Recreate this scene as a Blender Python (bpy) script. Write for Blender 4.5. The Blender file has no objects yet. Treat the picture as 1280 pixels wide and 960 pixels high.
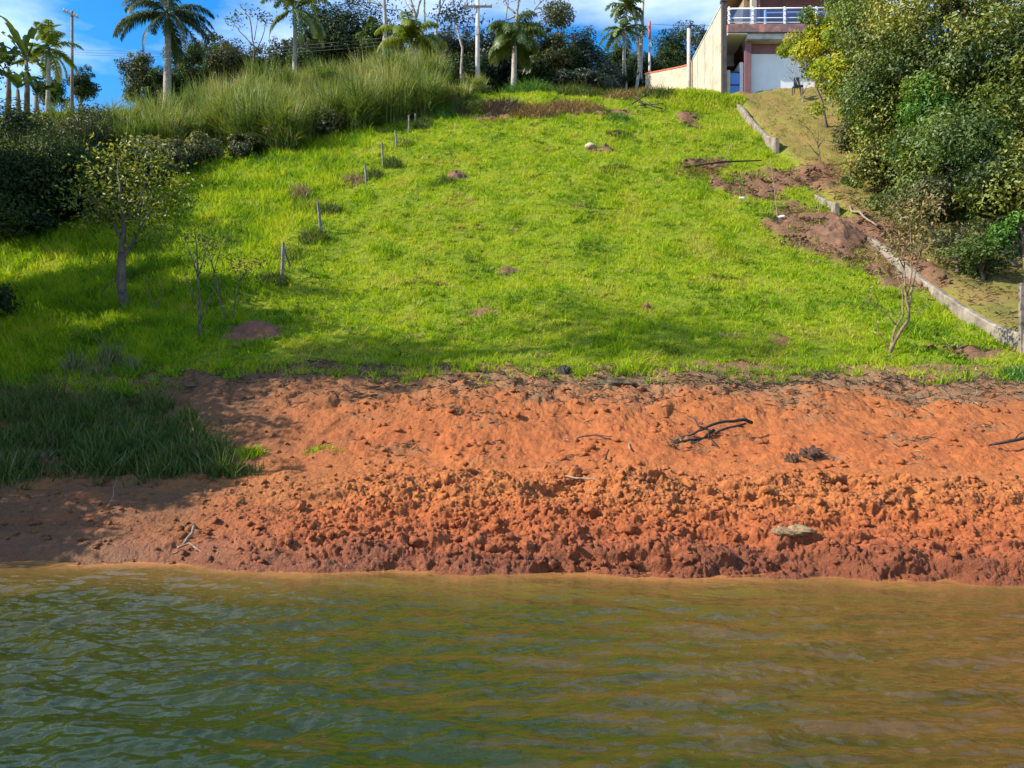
import bpy, math, random
import numpy as np
from mathutils import Vector
random.seed(7)
R = np.random.default_rng(11)
scene = bpy.context.scene
COL = scene.collection
F = 960.0            # focal length in pixels of a 1280 px wide picture
CZ = 2.0             # eye height above the water
CX, HV = 640.0, 500.0

# ------------------------------------------------------------------ noise
def _hash(ix, iy, s):
    h = (ix.astype(np.int64) * 374761393 + iy.astype(np.int64) * 668265263 + s * 974711) & 0xFFFFFFFF
    h = ((h ^ (h >> 13)) * 1274126177) & 0xFFFFFFFF
    h = (h ^ (h >> 16)) & 0xFFFFFFFF
    h = (h * 2246822519) & 0xFFFFFFFF
    return ((h ^ (h >> 15)) & 0xFFFFFF) / float(0xFFFFFF)
def vnoise(x, y, s=0):
    x = np.asarray(x, float); y = np.asarray(y, float)
    ix = np.floor(x); iy = np.floor(y)
    fx = x - ix; fy = y - iy
    u = fx * fx * fx * (fx * (fx * 6 - 15) + 10); v = fy * fy * fy * (fy * (fy * 6 - 15) + 10)
    def g(dx, dy):
        a = _hash(ix + dx, iy + dy, s) * 2 * np.pi
        return np.cos(a) * (fx - dx) + np.sin(a) * (fy - dy)
    n0 = g(0, 0) * (1 - u) + g(1, 0) * u
    n1 = g(0, 1) * (1 - u) + g(1, 1) * u
    return (n0 * (1 - v) + n1 * v) * 1.5
def fbm(x, y, o=4, s=0):
    t = 0; a = 1.0; f = 1.0
    for k in range(o):
        t = t + a * vnoise(np.asarray(x) * f + 17.3 * k, np.asarray(y) * f - 9.1 * k, s + k)
        a *= .5; f *= 2.03
    return t
def worley(x, y, s=0):
    x = np.asarray(x, float); y = np.asarray(y, float)
    ix = np.floor(x); iy = np.floor(y)
    f1 = np.full(x.shape, 9.0); f2 = np.full(x.shape, 9.0); idv = np.zeros(x.shape)
    for dx in (-1, 0, 1):
        for dy in (-1, 0, 1):
            jx = _hash(ix + dx, iy + dy, s); jy = _hash(ix + dx, iy + dy, s + 51)
            d = np.hypot(ix + dx + jx - x, iy + dy + jy - y)
            c = _hash(ix + dx, iy + dy, s + 99)
            m = d < f1
            f2 = np.where(m, f1, np.minimum(f2, d)); idv = np.where(m, c, idv); f1 = np.where(m, d, f1)
    return f1, f2, idv
def smooth(a, b, x):
    t = np.clip((np.asarray(x, float) - a) / (b - a), 0, 1)
    return t * t * (3 - 2 * t)

# ------------------------------------------------------------------ terrain
PY = np.array([-5, 0, .10, .35, 1.0, 3.0, 3.4, 9.0])
PZ = np.array([-1.6, 0, .10, .19, .33, .77, .87, 2.6])
HY = np.array([18.0, 22, 27, 37, 48, 50, 52, 55, 62, 90, 150, 400])
HZ = np.array([2.6, 4.3, 6.8, 12.9, 20.0, 21.6, 22.6, 23.6, 24.6, 26, 26.5, 27])
def shore(X):
    return 9.06 - .082 * np.clip(X, -14, 14) + .22 * fbm(np.asarray(X) * .45, 0 * np.asarray(X) + 3.3, 3, 5) - 2.2 * smooth(-8.6, -12, X)
def curbx(Y):
    return 13.0 + .045 * np.clip(np.asarray(Y, float) - 19.5, 0, 30)
def H(X, Y):
    X = np.asarray(X, float); Y = np.asarray(Y, float)
    ys = shore(X)
    d = Y - ys
    zb = np.interp(d * (9.0 / (18.0 - ys)) * (d > 3.4) + d * (d <= 3.4), PY, PZ)
    zh = np.interp(Y, HY, HZ)
    k = smooth(17.2, 18.6, Y)
    z = zb * (1 - k) + zh * k
    z = z - .05 * np.clip(-8 - X, 0, 30) * smooth(18, 30, Y)
    z = z + smooth(18, 24, Y) * (.22 * fbm(X * .28, Y * .28, 2, 21))
    # neighbour plot on the other side of the concrete curb sits a little higher
    rt = smooth(-.1, .5, X - curbx(Y)) * smooth(19, 20.5, Y)
    z = z + rt * (.28 + .07 * np.clip(X - curbx(Y), 0, 14) * smooth(25, 46, Y))
    z = z + .5 * np.exp(-((X - 12) ** 2 / 8 + (Y - 50) ** 2 / 5))
    return z
def grass_edge(X):
    X = np.asarray(X, float)
    return 17.75 - 2.6 * smooth(-6.6, -8.8, X) + .5 * fbm(X * .55, X * 0 + 1.7, 3, 31) - .3 * smooth(8, 12, X)
def at(px, py, y0=8.5, y1=120):
    Ys = np.arange(y0, y1, .02)
    Xs = (px - CX) / F * Ys
    zr = CZ + (HV - py) / F * Ys
    hz = H(Xs, Ys)
    i = np.argmax(zr <= hz)
    if not (zr <= hz).any(): i = len(Ys) - 1
    return Vector((Xs[i], Ys[i], hz[i]))
def pp(px, py, Y):
    return Vector(((px - CX) / F * Y, Y, CZ + (HV - py) / F * Y))
def gz(x, y): return float(H(np.array([x]), np.array([y]))[0])

# ------------------------------------------------------------------ mesh helpers
def npmesh(name, V, polys, mat=None, parent=None, smoothed=True, attrs=None):
    """polys: list of int arrays (n,k)"""
    me = bpy.data.meshes.new(name)
    V = np.asarray(V, np.float32)
    me.vertices.add(len(V)); me.vertices.foreach_set('co', V.ravel())
    loops = np.concatenate([p.ravel() for p in polys]).astype(np.int32)
    starts = []; tot = 0
    for p in polys:
        starts.append(tot + np.arange(len(p)) * p.shape[1]); tot += p.size
    starts = np.concatenate(starts).astype(np.int32)
    me.loops.add(len(loops)); me.loops.foreach_set('vertex_index', loops)
    me.polygons.add(len(starts)); me.polygons.foreach_set('loop_start', starts)
    if smoothed: me.polygons.foreach_set('use_smooth', np.ones(len(starts), bool))
    me.update(calc_edges=True)
    for k, a in (attrs or {}).items():
        at_ = me.attributes.new(k, 'FLOAT', 'POINT'); at_.data.foreach_set('value', np.asarray(a, np.float32))
    if mat: me.materials.append(mat)
    o = bpy.data.objects.new(name, me); COL.objects.link(o)
    if parent: o.parent = parent
    return o
class MB:
    def __init__(s): s.v = []; s.f = []
    def box(s, x0, x1, y0, y1, z0, z1, bev=0.0):
        b = len(s.v)
        s.v += [(x0, y0, z0), (x1, y0, z0), (x1, y1, z0), (x0, y1, z0), (x0, y0, z1), (x1, y0, z1), (x1, y1, z1), (x0, y1, z1)]
        s.f += [[b + i for i in q] for q in ((0, 3, 2, 1), (4, 5, 6, 7), (0, 1, 5, 4), (1, 2, 6, 5), (2, 3, 7, 6), (3, 0, 4, 7))]
        return s
    def prism(s, pts, y0, y1):       # outline in XZ pushed along Y
        b = len(s.v); n = len(pts)
        s.v += [(x, y0, z) for x, z in pts] + [(x, y1, z) for x, z in pts]
        s.f.append([b + i for i in range(n)]); s.f.append([b + n + i for i in reversed(range(n))])
        for i in range(n):
            j = (i + 1) % n; s.f.append([b + j, b + i, b + n + i, b + n + j])
        return s
    def sweep(s, secs):              # list of rings of equal length
        b = len(s.v); n = len(secs[0])
        for r in secs: s.v += [tuple(p) for p in r]
        for k in range(len(secs) - 1):
            for i in range(n):
                j = (i + 1) % n
                s.f.append([b + k * n + i, b + k * n + j, b + (k + 1) * n + j, b + (k + 1) * n + i])
        s.f.append([b + i for i in reversed(range(n))]); s.f.append([b + (len(secs) - 1) * n + i for i in range(n)])
        return s
    def tube(s, pts, rad, n=6):
        pts = [Vector(p) for p in pts]
        if not hasattr(rad, '__len__'): rad = [rad] * len(pts)
        secs = []
        ref = Vector((.31, .95, .12))
        for i, p in enumerate(pts):
            t = (pts[min(i + 1, len(pts) - 1)] - pts[max(i - 1, 0)]).normalized()
            a = t.cross(ref)
            if a.length < .1: a = t.cross(Vector((1, 0, 0)))
            a.normalize(); b2 = t.cross(a)
            secs.append([p + (a * math.cos(q) + b2 * math.sin(q)) * rad[i] for q in [2 * math.pi * k / n for k in range(n)]])
        return s.sweep(secs)
    def build(s, name, mat, parent=None, smoothed=False, bevel=0.0):
        me = bpy.data.meshes.new(name); me.from_pydata([tuple(v) for v in s.v], [], s.f)
        if smoothed: me.polygons.foreach_set('use_smooth', np.ones(len(me.polygons), bool))
        me.update(); me.materials.append(mat)
        o = bpy.data.objects.new(name, me); COL.objects.link(o)
        if parent: o.parent = parent
        if bevel:
            m = o.modifiers.new('bevel', 'BEVEL'); m.width = bevel; m.segments = 2; m.limit_method = 'ANGLE'
        return o
def tag(o, label=None, cat=None, group=None, kind=None):
    if label: o['label'] = label
    if cat: o['category'] = cat
    if group: o['group'] = group
    if kind: o['kind'] = kind
    return o
def empty(name, loc, label, cat, group=None):
    o = bpy.data.objects.new(name, None); COL.objects.link(o); o.location = loc
    o.empty_display_size = .3
    return tag(o, label, cat, group)
def rel(o, *pts): return [Vector(p) - Vector(o.location) for p in pts]
def wob(a, b, n, amp):
    a, b = Vector(a), Vector(b); L = (b - a).length; out = [a]
    for i in range(1, n):
        t = i / n
        out.append(a.lerp(b, t) + Vector((random.uniform(-1, 1), random.uniform(-1, 1), random.uniform(-.6, .6))) * amp * L)
    out.append(b); return out

# ------------------------------------------------------------------ materials
def newmat(name):
    m = bpy.data.materials.new(name); m.use_nodes = True
    nt = m.node_tree; nt.nodes.clear()
    out = nt.nodes.new('ShaderNodeOutputMaterial')
    return m, nt, out
def nd(nt, t, **kw):
    n = nt.nodes.new('ShaderNode' + t)
    for k, v in kw.items():
        if k in n.inputs: n.inputs[k].default_value = v
        else: setattr(n, k, v)
    return n
def ramp(nt, fac, stops):
    r = nt.nodes.new('ShaderNodeValToRGB')
    while len(r.color_ramp.elements) < len(stops): r.color_ramp.elements.new(.5)
    for e, (p, c) in zip(r.color_ramp.elements, stops):
        e.position = p; e.color = (*c, 1)
    nt.links.new(fac, r.inputs['Fac']); return r.outputs['Color']
def mixc(nt, fac, a, b, mode='MIX'):
    m = nt.nodes.new('ShaderNodeMix'); m.data_type = 'RGBA'; m.blend_type = mode
    for s, v in ((m.inputs[0], fac), (m.inputs[6], a), (m.inputs[7], b)):
        if hasattr(v, 'links'): nt.links.new(v, s)
        else: s.default_value = v if not hasattr(v, '__len__') else (*v[:3], 1)
    return m.outputs[2]
def math_(nt, op, a, b=0.0, clamp=False):
    m = nt.nodes.new('ShaderNodeMath'); m.operation = op; m.use_clamp = clamp
    for s, v in zip(m.inputs, (a, b)):
        if hasattr(v, 'links'): nt.links.new(v, s)
        else: s.default_value = v
    return m.outputs[0]
def noise(nt, scale, detail=4, rough=.6, vec=None):
    n = nd(nt, 'TexNoise'); n.inputs['Scale'].default_value = scale; n.inputs['Detail'].default_value = detail
    n.inputs['Roughness'].default_value = rough
    if vec is None:
        g = nd(nt, 'NewGeometry'); vec = g.outputs['Position']
    nt.links.new(vec, n.inputs['Vector']); return n.outputs['Fac']
def solid(name, c1, c2=None, scale=3.0, rough=.8, bump=.2, bscale=20, spec=.3, stops=None):
    m, nt, out = newmat(name)
    p = nd(nt, 'BsdfPrincipled'); p.inputs['Roughness'].default_value = rough; p.inputs['Specular IOR Level'].default_value = spec
    f = noise(nt, scale, 6, .65)
    c2 = c2 or tuple(x * .6 for x in c1)
    nt.links.new(ramp(nt, f, stops or [(.35, c1), (.68, c2)]), p.inputs['Base Color'])
    if bump:
        b = nd(nt, 'Bump'); b.inputs['Strength'].default_value = bump; b.inputs['Distance'].default_value = .02
        nt.links.new(noise(nt, bscale, 5), b.inputs['Height']); nt.links.new(b.outputs[0], p.inputs['Normal'])
    nt.links.new(p.outputs[0], out.inputs[0]); return m
def leafmat(name, cols, trans=.3, rough=.55, spec=.3, nscale=.8, namp=.35):
    """each leaf takes its own tint from the ramp; a slow noise shifts whole sprays"""
    m, nt, out = newmat(name)
    a = nd(nt, 'Attribute', attribute_name='rnd')
    f = math_(nt, 'ADD', a.outputs['Fac'], math_(nt, 'MULTIPLY', math_(nt, 'SUBTRACT', noise(nt, nscale, 3), .5), namp * 3), True)
    n = len(cols)
    c = ramp(nt, f, [(i / (n - 1), cc) for i, cc in enumerate(cols)])
    p = nd(nt, 'BsdfPrincipled'); p.inputs['Roughness'].default_value = rough; p.inputs['Specular IOR Level'].default_value = spec
    t = nd(nt, 'BsdfTranslucent')
    nt.links.new(c, p.inputs['Base Color'])
    nt.links.new(mixc(nt, 1.0, c, (1.35, 1.25, .5), 'MULTIPLY'), t.inputs['Color'])
    mx = nd(nt, 'MixShader'); mx.inputs[0].default_value = trans
    nt.links.new(p.outputs[0], mx.inputs[1]); nt.links.new(t.outputs[0], mx.inputs[2]); nt.links.new(mx.outputs[0], out.inputs[0])
    return m
G = {}
G['lawn'] = leafmat('lawn_blades', [(.08, .16, .012), (.19, .32, .009), (.295, .41, .008), (.39, .44, .014), (.43, .37, .10)], .43, .6, .15, .33, .30)
G['tall'] = leafmat('tall_grass_blades', [(.035, .065, .016), (.075, .125, .024), (.14, .195, .036), (.235, .265, .07), (.38, .31, .14)], .32, .6, .2, .5, .35)
G['weeds'] = leafmat('meadow_weed_leaves', [(.08, .13, .014), (.13, .21, .014), (.19, .28, .014), (.27, .31, .04), (.36, .28, .12)], .3, .6, .2, .5, .12)
G['drylawn'] = leafmat('dry_lawn_blades', [(.10, .12, .025), (.18, .17, .035), (.26, .20, .06), (.32, .22, .09)], .3, .7, .1, .7, .35)
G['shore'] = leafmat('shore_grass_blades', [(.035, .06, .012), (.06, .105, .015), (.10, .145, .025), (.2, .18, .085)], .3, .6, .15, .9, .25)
G['dark'] = leafmat('dark_leaves', [(.014, .028, .010), (.028, .05, .014), (.045, .075, .018), (.08, .10, .025)], .22, .6, .2, .5, .25)
G['broad'] = leafmat('broad_leaves', [(.022, .04, .011), (.058, .09, .015), (.12, .16, .021), (.23, .25, .037), (.33, .30, .07)], .3, .48, .4, .55, .5)
G['lush'] = leafmat('lush_leaves', [(.016, .036, .012), (.045, .085, .016), (.095, .15, .022), (.19, .23, .04), (.26, .28, .07)], .3, .48, .4, .5, .4)
G['mid'] = leafmat('mid_leaves', [(.022, .042, .011), (.045, .082, .015), (.075, .12, .02), (.13, .16, .03)], .28, .6, .25, .45, .3)
G['olive'] = leafmat('olive_leaves', [(.035, .045, .018), (.065, .08, .024), (.11, .12, .035), (.17, .15, .055)], .25, .55, .35, .6, .25)
G['guava'] = leafmat('mottled_leaves', [(.05, .07, .014), (.12, .16, .02), (.22, .25, .035), (.34, .31, .07)], .3, .5, .3, .8, .35)
G['bluish'] = leafmat('bluish_leaves', [(.018, .032, .022), (.035, .055, .036), (.06, .08, .05), (.1, .11, .06)], .22, .5, .4, .5, .25)
G['yellow'] = leafmat('yellow_green_leaves', [(.07, .12, .012), (.17, .24, .014), (.31, .34, .018), (.46, .39, .025)], .4, .5, .35, .6, .3)
G['bright'] = leafmat('bright_leaves', [(.04, .10, .012), (.07, .17, .018), (.12, .24, .025)], .3, .45, .4, .9, .25)
G['pale'] = leafmat('pale_leaves', [(.07, .09, .03), (.13, .15, .05), (.21, .21, .09), (.3, .26, .12)], .3, .6, .25, .8, .3)
G['dryleaf'] = leafmat('drying_leaves', [(.07, .09, .02), (.18, .17, .05), (.30, .25, .10), (.34, .22, .12)], .3, .6, .3, .8, .3)
G['straw'] = leafmat('straw', [(.13, .09, .05), (.24, .16, .085), (.36, .25, .13), (.45, .33, .2)], .15, .8, .1, .8, .3)
G['palm'] = leafmat('palm_fronds', [(.04, .065, .02), (.085, .13, .03), (.14, .19, .045), (.22, .24, .09)], .3, .45, .4, .6, .3)
G['palmy'] = leafmat('yellowing_fronds', [(.07, .12, .02), (.14, .21, .026), (.24, .28, .035), (.38, .32, .07)], .35, .45, .4, .9, .4)
G['palmdark'] = leafmat('royal_fronds', [(.015, .03, .014), (.032, .055, .022), (.055, .08, .03), (.09, .10, .045)], .2, .55, .25, .6, .3)
G['banana'] = leafmat('banana_leaves', [(.014, .03, .014), (.026, .05, .018), (.042, .075, .022), (.11, .15, .03)], .3, .4, .45, .3, .25)
G['twig'] = leafmat('grey_twigs', [(.09, .065, .042), (.18, .135, .09), (.31, .245, .17)], 0.0, .9, .1, 2, .3)
M = {}
M['bark'] = solid('grey_bark', (.20, .15, .11), (.075, .055, .04), 7, .9, .5, 30)
M['paletrunk'] = solid('pale_trunk', (.42, .37, .31), (.20, .17, .14), 4, .85, .4, 25)
M['palmtrunk'] = solid('palm_trunk', (.36, .31, .26), (.16, .13, .11), 5, .85, .4, 25)
M['crownshaft'] = solid('palm_crownshaft', (.10, .15, .05), (.06, .09, .03), 3, .5, .1)
M['twigwood'] = solid('young_bark', (.26, .17, .10), (.12, .08, .05), 9, .85, .3, 40)
M['driftwood'] = solid('dark_driftwood', (.055, .04, .033), (.02, .015, .013), 14, .85, .6, 50)
M['drygrey'] = solid('grey_driftwood', (.34, .24, .16), (.14, .09, .06), 14, .85, .6, 50)
M['postwood'] = solid('weathered_post', (.30, .26, .22), (.10, .085, .075), 8, .9, .4, 40)
M['polewood'] = solid('utility_wood', (.22, .15, .12), (.11, .075, .06), 4, .85, .3, 25)
M['concrete'] = solid('utility_concrete', (.50, .46, .41), (.34, .31, .28), 2.5, .85, .2, 25)
M['curb'] = solid('old_concrete', (.30, .25, .19), (.10, .08, .06), 2.6, .92, .7, 18)
M['cream'] = solid('cream_plaster', (.60, .50, .36), (.44, .36, .25), 1.0, .9, .15, 12, stops=[(.32, (.50, .41, .29)), (.5, (.44, .36, .26)), (.72, (.27, .225, .17))])
M['coping'] = solid('dark_coping', (.09, .075, .07), (.05, .045, .04), 3, .85, .3)
M['redcap'] = solid('red_clay_cap', (.50, .13, .06), (.33, .09, .05), 4, .85, .3)
M['pink'] = solid('stained_pink_render', (.36, .17, .15), (.16, .09, .085), 1.7, .85, .15, 14, stops=[(.36, (.44, .20, .16)), (.47, (.30, .15, .135)), (.58, (.15, .10, .09)), (.7, (.34, .27, .24))])
M['purple'] = solid('plum_painted_pillar', (.24, .11, .11), (.17, .08, .085), 1.5, .8, .1)
M['white'] = solid('white_painted_wall', (.78, .77, .74), (.68, .67, .64), .7, .75, .06, 9)
M['whitemetal'] = solid('white_railing', (.80, .80, .80), (.7, .7, .7), 3, .4, 0)
M['greybeam'] = solid('grey_white_beam', (.55, .53, .50), (.30, .28, .26), 1.4, .85, .15)
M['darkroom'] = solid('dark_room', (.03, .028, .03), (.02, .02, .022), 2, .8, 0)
M['darkmetal'] = solid('dark_metal', (.03, .035, .05), (.02, .022, .03), 3, .5, 0)
M['roofbrown'] = solid('brown_eave_boards', (.30, .20, .12), (.20, .13, .08), 2, .7, .1)
M['dirtclod'] = solid('brown_dirt', (.20, .10, .055), (.08, .046, .028), 3, .95, 1.0, 16)
M['dirtred'] = solid('red_dirt', (.27, .105, .055), (.13, .06, .035), 5, .95, 1.0, 16)
M['dirtdark'] = solid('dark_sod', (.11, .085, .045), (.05, .04, .024), 7, .95, 1.0, 16)
M['rootclod'] = solid('root_clod_earth', (.10, .05, .03), (.035, .02, .014), 9, .95, 1.0, 30)
M['rock'] = solid('pale_rock', (.33, .22, .11), (.09, .05, .03), 9, .9, .8, 22)
M['stone'] = solid('tan_stone', (.50, .40, .29), (.32, .25, .18), 4, .9, .5, 15)
M['rag'] = solid('white_scrap', (.75, .72, .68), (.6, .57, .52), 6, .7, .2)
M['wire'] = solid('grey_wire', (.10, .10, .11), (.07, .07, .08), 3, .6, 0)
def glassmat(name, c, rough=.05, metallic=.0):
    m, nt, out = newmat(name)
    p = nd(nt, 'BsdfPrincipled'); p.inputs['Base Color'].default_value = (*c, 1); p.inputs['Roughness'].default_value = rough
    p.inputs['Metallic'].default_value = metallic; p.inputs['Specular IOR Level'].default_value = .7
    nt.links.new(p.outputs[0], out.inputs[0]); return m
M['navyglass'] = glassmat('navy_window_glass', (.012, .018, .05), .08)
M['blueglass'] = glassmat('blue_tinted_glass', (.10, .24, .62), .12)
def cleartint(name):
    m, nt, out = newmat(name)
    tr = nd(nt, 'BsdfTransparent'); tr.inputs[0].default_value = (.55, .68, .92, 1)
    gl = nd(nt, 'BsdfGlossy'); gl.inputs['Roughness'].default_value = .03
    mx = nd(nt, 'MixShader'); mx.inputs[0].default_value = .10
    nt.links.new(tr.outputs[0], mx.inputs[1]); nt.links.new(gl.outputs[0], mx.inputs[2]); nt.links.new(mx.outputs[0], out.inputs[0]); return m
M['railglass'] = cleartint('tinted_balustrade_glass')

# ground materials -------------------------------------------------
def bankmat():
    m, nt, out = newmat('red_earth')
    d = nd(nt, 'Attribute', attribute_name='shore_dist').outputs['Fac']
    pit_shade = nd(nt, 'Attribute', attribute_name='shade_tint').outputs['Fac']
    lit = nd(nt, 'Attribute', attribute_name='litter').outputs['Fac']
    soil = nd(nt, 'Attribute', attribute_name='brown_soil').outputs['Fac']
    n1 = noise(nt, 1.3, 6, .6); n2 = noise(nt, 9, 6, .7); n3 = noise(nt, 40, 4, .7)
    dd = math_(nt, 'ADD', d, math_(nt, 'MULTIPLY', math_(nt, 'SUBTRACT', n1, .5), 1.6))
    base = ramp(nt, math_(nt, 'DIVIDE', dd, 10.0, True), [(0, (.22, .068, .028)), (.035, (.39, .11, .038)), (.13, (.48, .138, .04)), (.22, (.53, .185, .053)), (.31, (.50, .165, .047)), (.42, (.44, .128, .035)), (.7, (.40, .132, .038)), (.95, (.34, .14, .056))])
    c = mixc(nt, ramp(nt, n2, [(.38, (0, 0, 0)), (.7, (1, 1, 1))]), base, mixc(nt, .5, base, (.15, .044, .020)))
    c = mixc(nt, math_(nt, 'MULTIPLY', ramp(nt, n3, [(.52, (0, 0, 0)), (.75, (1, 1, 1))]), .25), c, (.44, .20, .07))
    c = mixc(nt, math_(nt, 'MULTIPLY', pit_shade, .8), c, (.17, .048, .026))
    lf = math_(nt, 'MULTIPLY', lit, ramp(nt, n2, [(.36, (0, 0, 0)), (.55, (1, 1, 1))]), True)
    c = mixc(nt, lf, c, mixc(nt, n3, (.12, .08, .045), (.28, .18, .09)))
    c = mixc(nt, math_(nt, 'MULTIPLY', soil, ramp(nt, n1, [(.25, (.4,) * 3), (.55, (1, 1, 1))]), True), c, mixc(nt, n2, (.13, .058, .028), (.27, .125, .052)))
    p = nd(nt, 'BsdfPrincipled'); nt.links.new(c, p.inputs['Base Color'])
    p.inputs['Specular IOR Level'].default_value = .2
    nt.links.new(ramp(nt, math_(nt, 'DIVIDE', dd, 10.0, True), [(0, (.35,) * 3), (.07, (.9,) * 3)]), p.inputs['Roughness'])
    b = nd(nt, 'Bump'); b.inputs['Strength'].default_value = 1.0; b.inputs['Distance'].default_value = .06
    nt.links.new(math_(nt, 'ADD', n2, math_(nt, 'MULTIPLY', n3, .5)), b.inputs['Height']); nt.links.new(b.outputs[0], p.inputs['Normal'])
    nt.links.new(p.outputs[0], out.inputs[0]); return m
def hillmat():
    m, nt, out = newmat('hillside_soil')
    bare = nd(nt, 'Attribute', attribute_name='bare').outputs['Fac']
    dry = nd(nt, 'Attribute', attribute_name='dry_lawn').outputs['Fac']
    n1 = noise(nt, .8, 6, .6); n2 = noise(nt, 5, 6, .7); n3 = noise(nt, 22, 5, .7)
    green = ramp(nt, n2, [(.3, (.10, .13, .012)), (.5, (.20, .26, .012)), (.7, (.26, .27, .03))])
    c = mixc(nt, ramp(nt, n3, [(.5, (0, 0, 0)), (.8, (1, 1, 1))]), green, (.19, .14, .05))
    dryc = ramp(nt, math_(nt, 'ADD', math_(nt, 'MULTIPLY', n1, .6), math_(nt, 'MULTIPLY', n2, .4)), [(.32, (.15, .16, .03)), (.48, (.24, .20, .05)), (.6, (.32, .20, .07)), (.75, (.36, .14, .065))])
    c = mixc(nt, dry, c, mixc(nt, math_(nt, 'MULTIPLY', ramp(nt, n3, [(.45, (0, 0, 0)), (.7, (1, 1, 1))]), .3), dryc, (.16, .11, .05)))
    dirt = ramp(nt, n2, [(.3, (.11, .058, .034)), (.5, (.21, .095, .05)), (.7, (.36, .14, .062))])
    c = mixc(nt, bare, c, mixc(nt, math_(nt, 'MULTIPLY', n3, .6), dirt, (.24, .17, .11)))
    p = nd(nt, 'BsdfPrincipled'); nt.links.new(c, p.inputs['Base Color']); p.inputs['Roughness'].default_value = .95; p.inputs['Specular IOR Level'].default_value = .1
    b = nd(nt, 'Bump'); b.inputs['Strength'].default_value = 1; b.inputs['Distance'].default_value = .08
    nt.links.new(math_(nt, 'ADD', n2, n3), b.inputs['Height']); nt.links.new(b.outputs[0], p.inputs['Normal'])
    nt.links.new(p.outputs[0], out.inputs[0]); return m
def watermat():
    m, nt, out = newmat('murky_water')
    d = nd(nt, 'Attribute', attribute_name='shore_dist').outputs['Fac']
    n1 = noise(nt, .7, 4, .5); n2 = noise(nt, 3.5, 4, .6)
    dd = math_(nt, 'ADD', d, math_(nt, 'MULTIPLY', math_(nt, 'SUBTRACT', n1, .5), 1.0))
    c = ramp(nt, math_(nt, 'DIVIDE', dd, 8.0, True), [(0, (.42, .17, .055)), (.022, (.30, .135, .04)), (.07, (.13, .078, .02)), (.20, (.042, .042, .008)), (.6, (.020, .030, .005)), (1, (.015, .025, .004))])
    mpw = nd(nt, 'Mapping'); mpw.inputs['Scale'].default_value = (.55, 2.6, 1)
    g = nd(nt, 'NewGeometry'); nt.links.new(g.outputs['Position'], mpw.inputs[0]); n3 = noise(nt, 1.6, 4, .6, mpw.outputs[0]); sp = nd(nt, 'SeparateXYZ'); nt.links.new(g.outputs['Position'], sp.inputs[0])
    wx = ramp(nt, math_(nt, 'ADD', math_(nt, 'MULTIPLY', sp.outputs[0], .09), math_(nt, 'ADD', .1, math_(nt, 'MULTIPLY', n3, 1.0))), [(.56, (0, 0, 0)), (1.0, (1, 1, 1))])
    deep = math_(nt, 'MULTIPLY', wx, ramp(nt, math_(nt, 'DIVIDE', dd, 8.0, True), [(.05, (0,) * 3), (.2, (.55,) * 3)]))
    c = mixc(nt, deep, c, (.17, .072, .018))  # orange bank reflection painted into the right-hand water, along with muddy sediment
    p = nd(nt, 'BsdfPrincipled'); nt.links.new(c, p.inputs['Base Color']); p.inputs['Roughness'].default_value = .03; p.inputs['IOR'].default_value = 1.33
    p.inputs['Specular IOR Level'].default_value = .5
    b = nd(nt, 'Bump'); b.inputs['Strength'].default_value = .25; b.inputs['Distance'].default_value = .02
    nt.links.new(noise(nt, 14, 3, .5), b.inputs['Height']); nt.links.new(b.outputs[0], p.inputs['Normal'])
    nt.links.new(p.outputs[0], out.inputs[0]); return m

# ------------------------------------------------------------------ camera, sun, sky
cam = bpy.data.cameras.new('camera'); co = bpy.data.objects.new('camera', cam); COL.objects.link(co)
cam.sensor_width = 36; cam.lens = 36 * F / 1280; cam.clip_end = 2000; cam.clip_start = .05
co.location = (0, 0, CZ); co.rotation_euler = (math.radians(90), 0, 0)
cam.shift_y = (HV - 480) / 1280.0
scene.camera = co
SUN = Vector((-1, -.24, 0)).normalized(); EL = math.radians(35)
sv = Vector((SUN.x * math.cos(EL), SUN.y * math.cos(EL), math.sin(EL)))
sl = bpy.data.lights.new('sun', 'SUN'); sl.energy = 4.6; sl.angle = math.radians(.5); sl.color = (1, .93, .82)
so = bpy.data.objects.new('sun', sl); COL.objects.link(so); so.rotation_euler = (-sv).to_track_quat('-Z', 'Y').to_euler(); so.location = (-30, -10, 40)
w = bpy.data.worlds.new('World'); scene.world = w; w.use_nodes = True
nt = w.node_tree; nt.nodes.clear()
wo = nt.nodes.new('ShaderNodeOutputWorld'); bg = nd(nt, 'Background'); bg.inputs[1].default_value = .135
sky = nd(nt, 'TexSky'); sky.sky_type = 'NISHITA'; sky.sun_disc = False; sky.sun_elevation = EL; sky.sun_rotation = math.atan2(sv.x, sv.y)
sky.air_density = 1.0; sky.dust_density = .4; sky.ozone_density = 3.0; sky.altitude = 700
hs = nd(nt, 'HueSaturation'); hs.inputs['Saturation'].default_value = 1.38; nt.links.new(sky.outputs[0], hs.inputs['Color'])
tc = nd(nt, 'TexCoord'); mp = nd(nt, 'Mapping'); mp.inputs['Scale'].default_value = (1.3, 1.3, 4.2); mp.inputs['Location'].default_value = (1.9, .55, .3)
nt.links.new(tc.outputs['Generated'], mp.inputs[0])
c1 = noise(nt, 1.9, 7, .55, mp.outputs[0])
cm = ramp(nt, c1, [(.45, (0, 0, 0)), (.76, (.65, .65, .65))])
nt.links.new(mixc(nt, cm, hs.outputs[0], (8.0, 8.6, 9.8)), bg.inputs[0]); nt.links.new(bg.outputs[0], wo.inputs[0])
scene.view_settings.view_transform = 'Standard'; scene.view_settings.look = 'None'; scene.view_settings.exposure = 1.06; scene.view_settings.gamma = 1
scene.render.engine = 'CYCLES'
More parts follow.
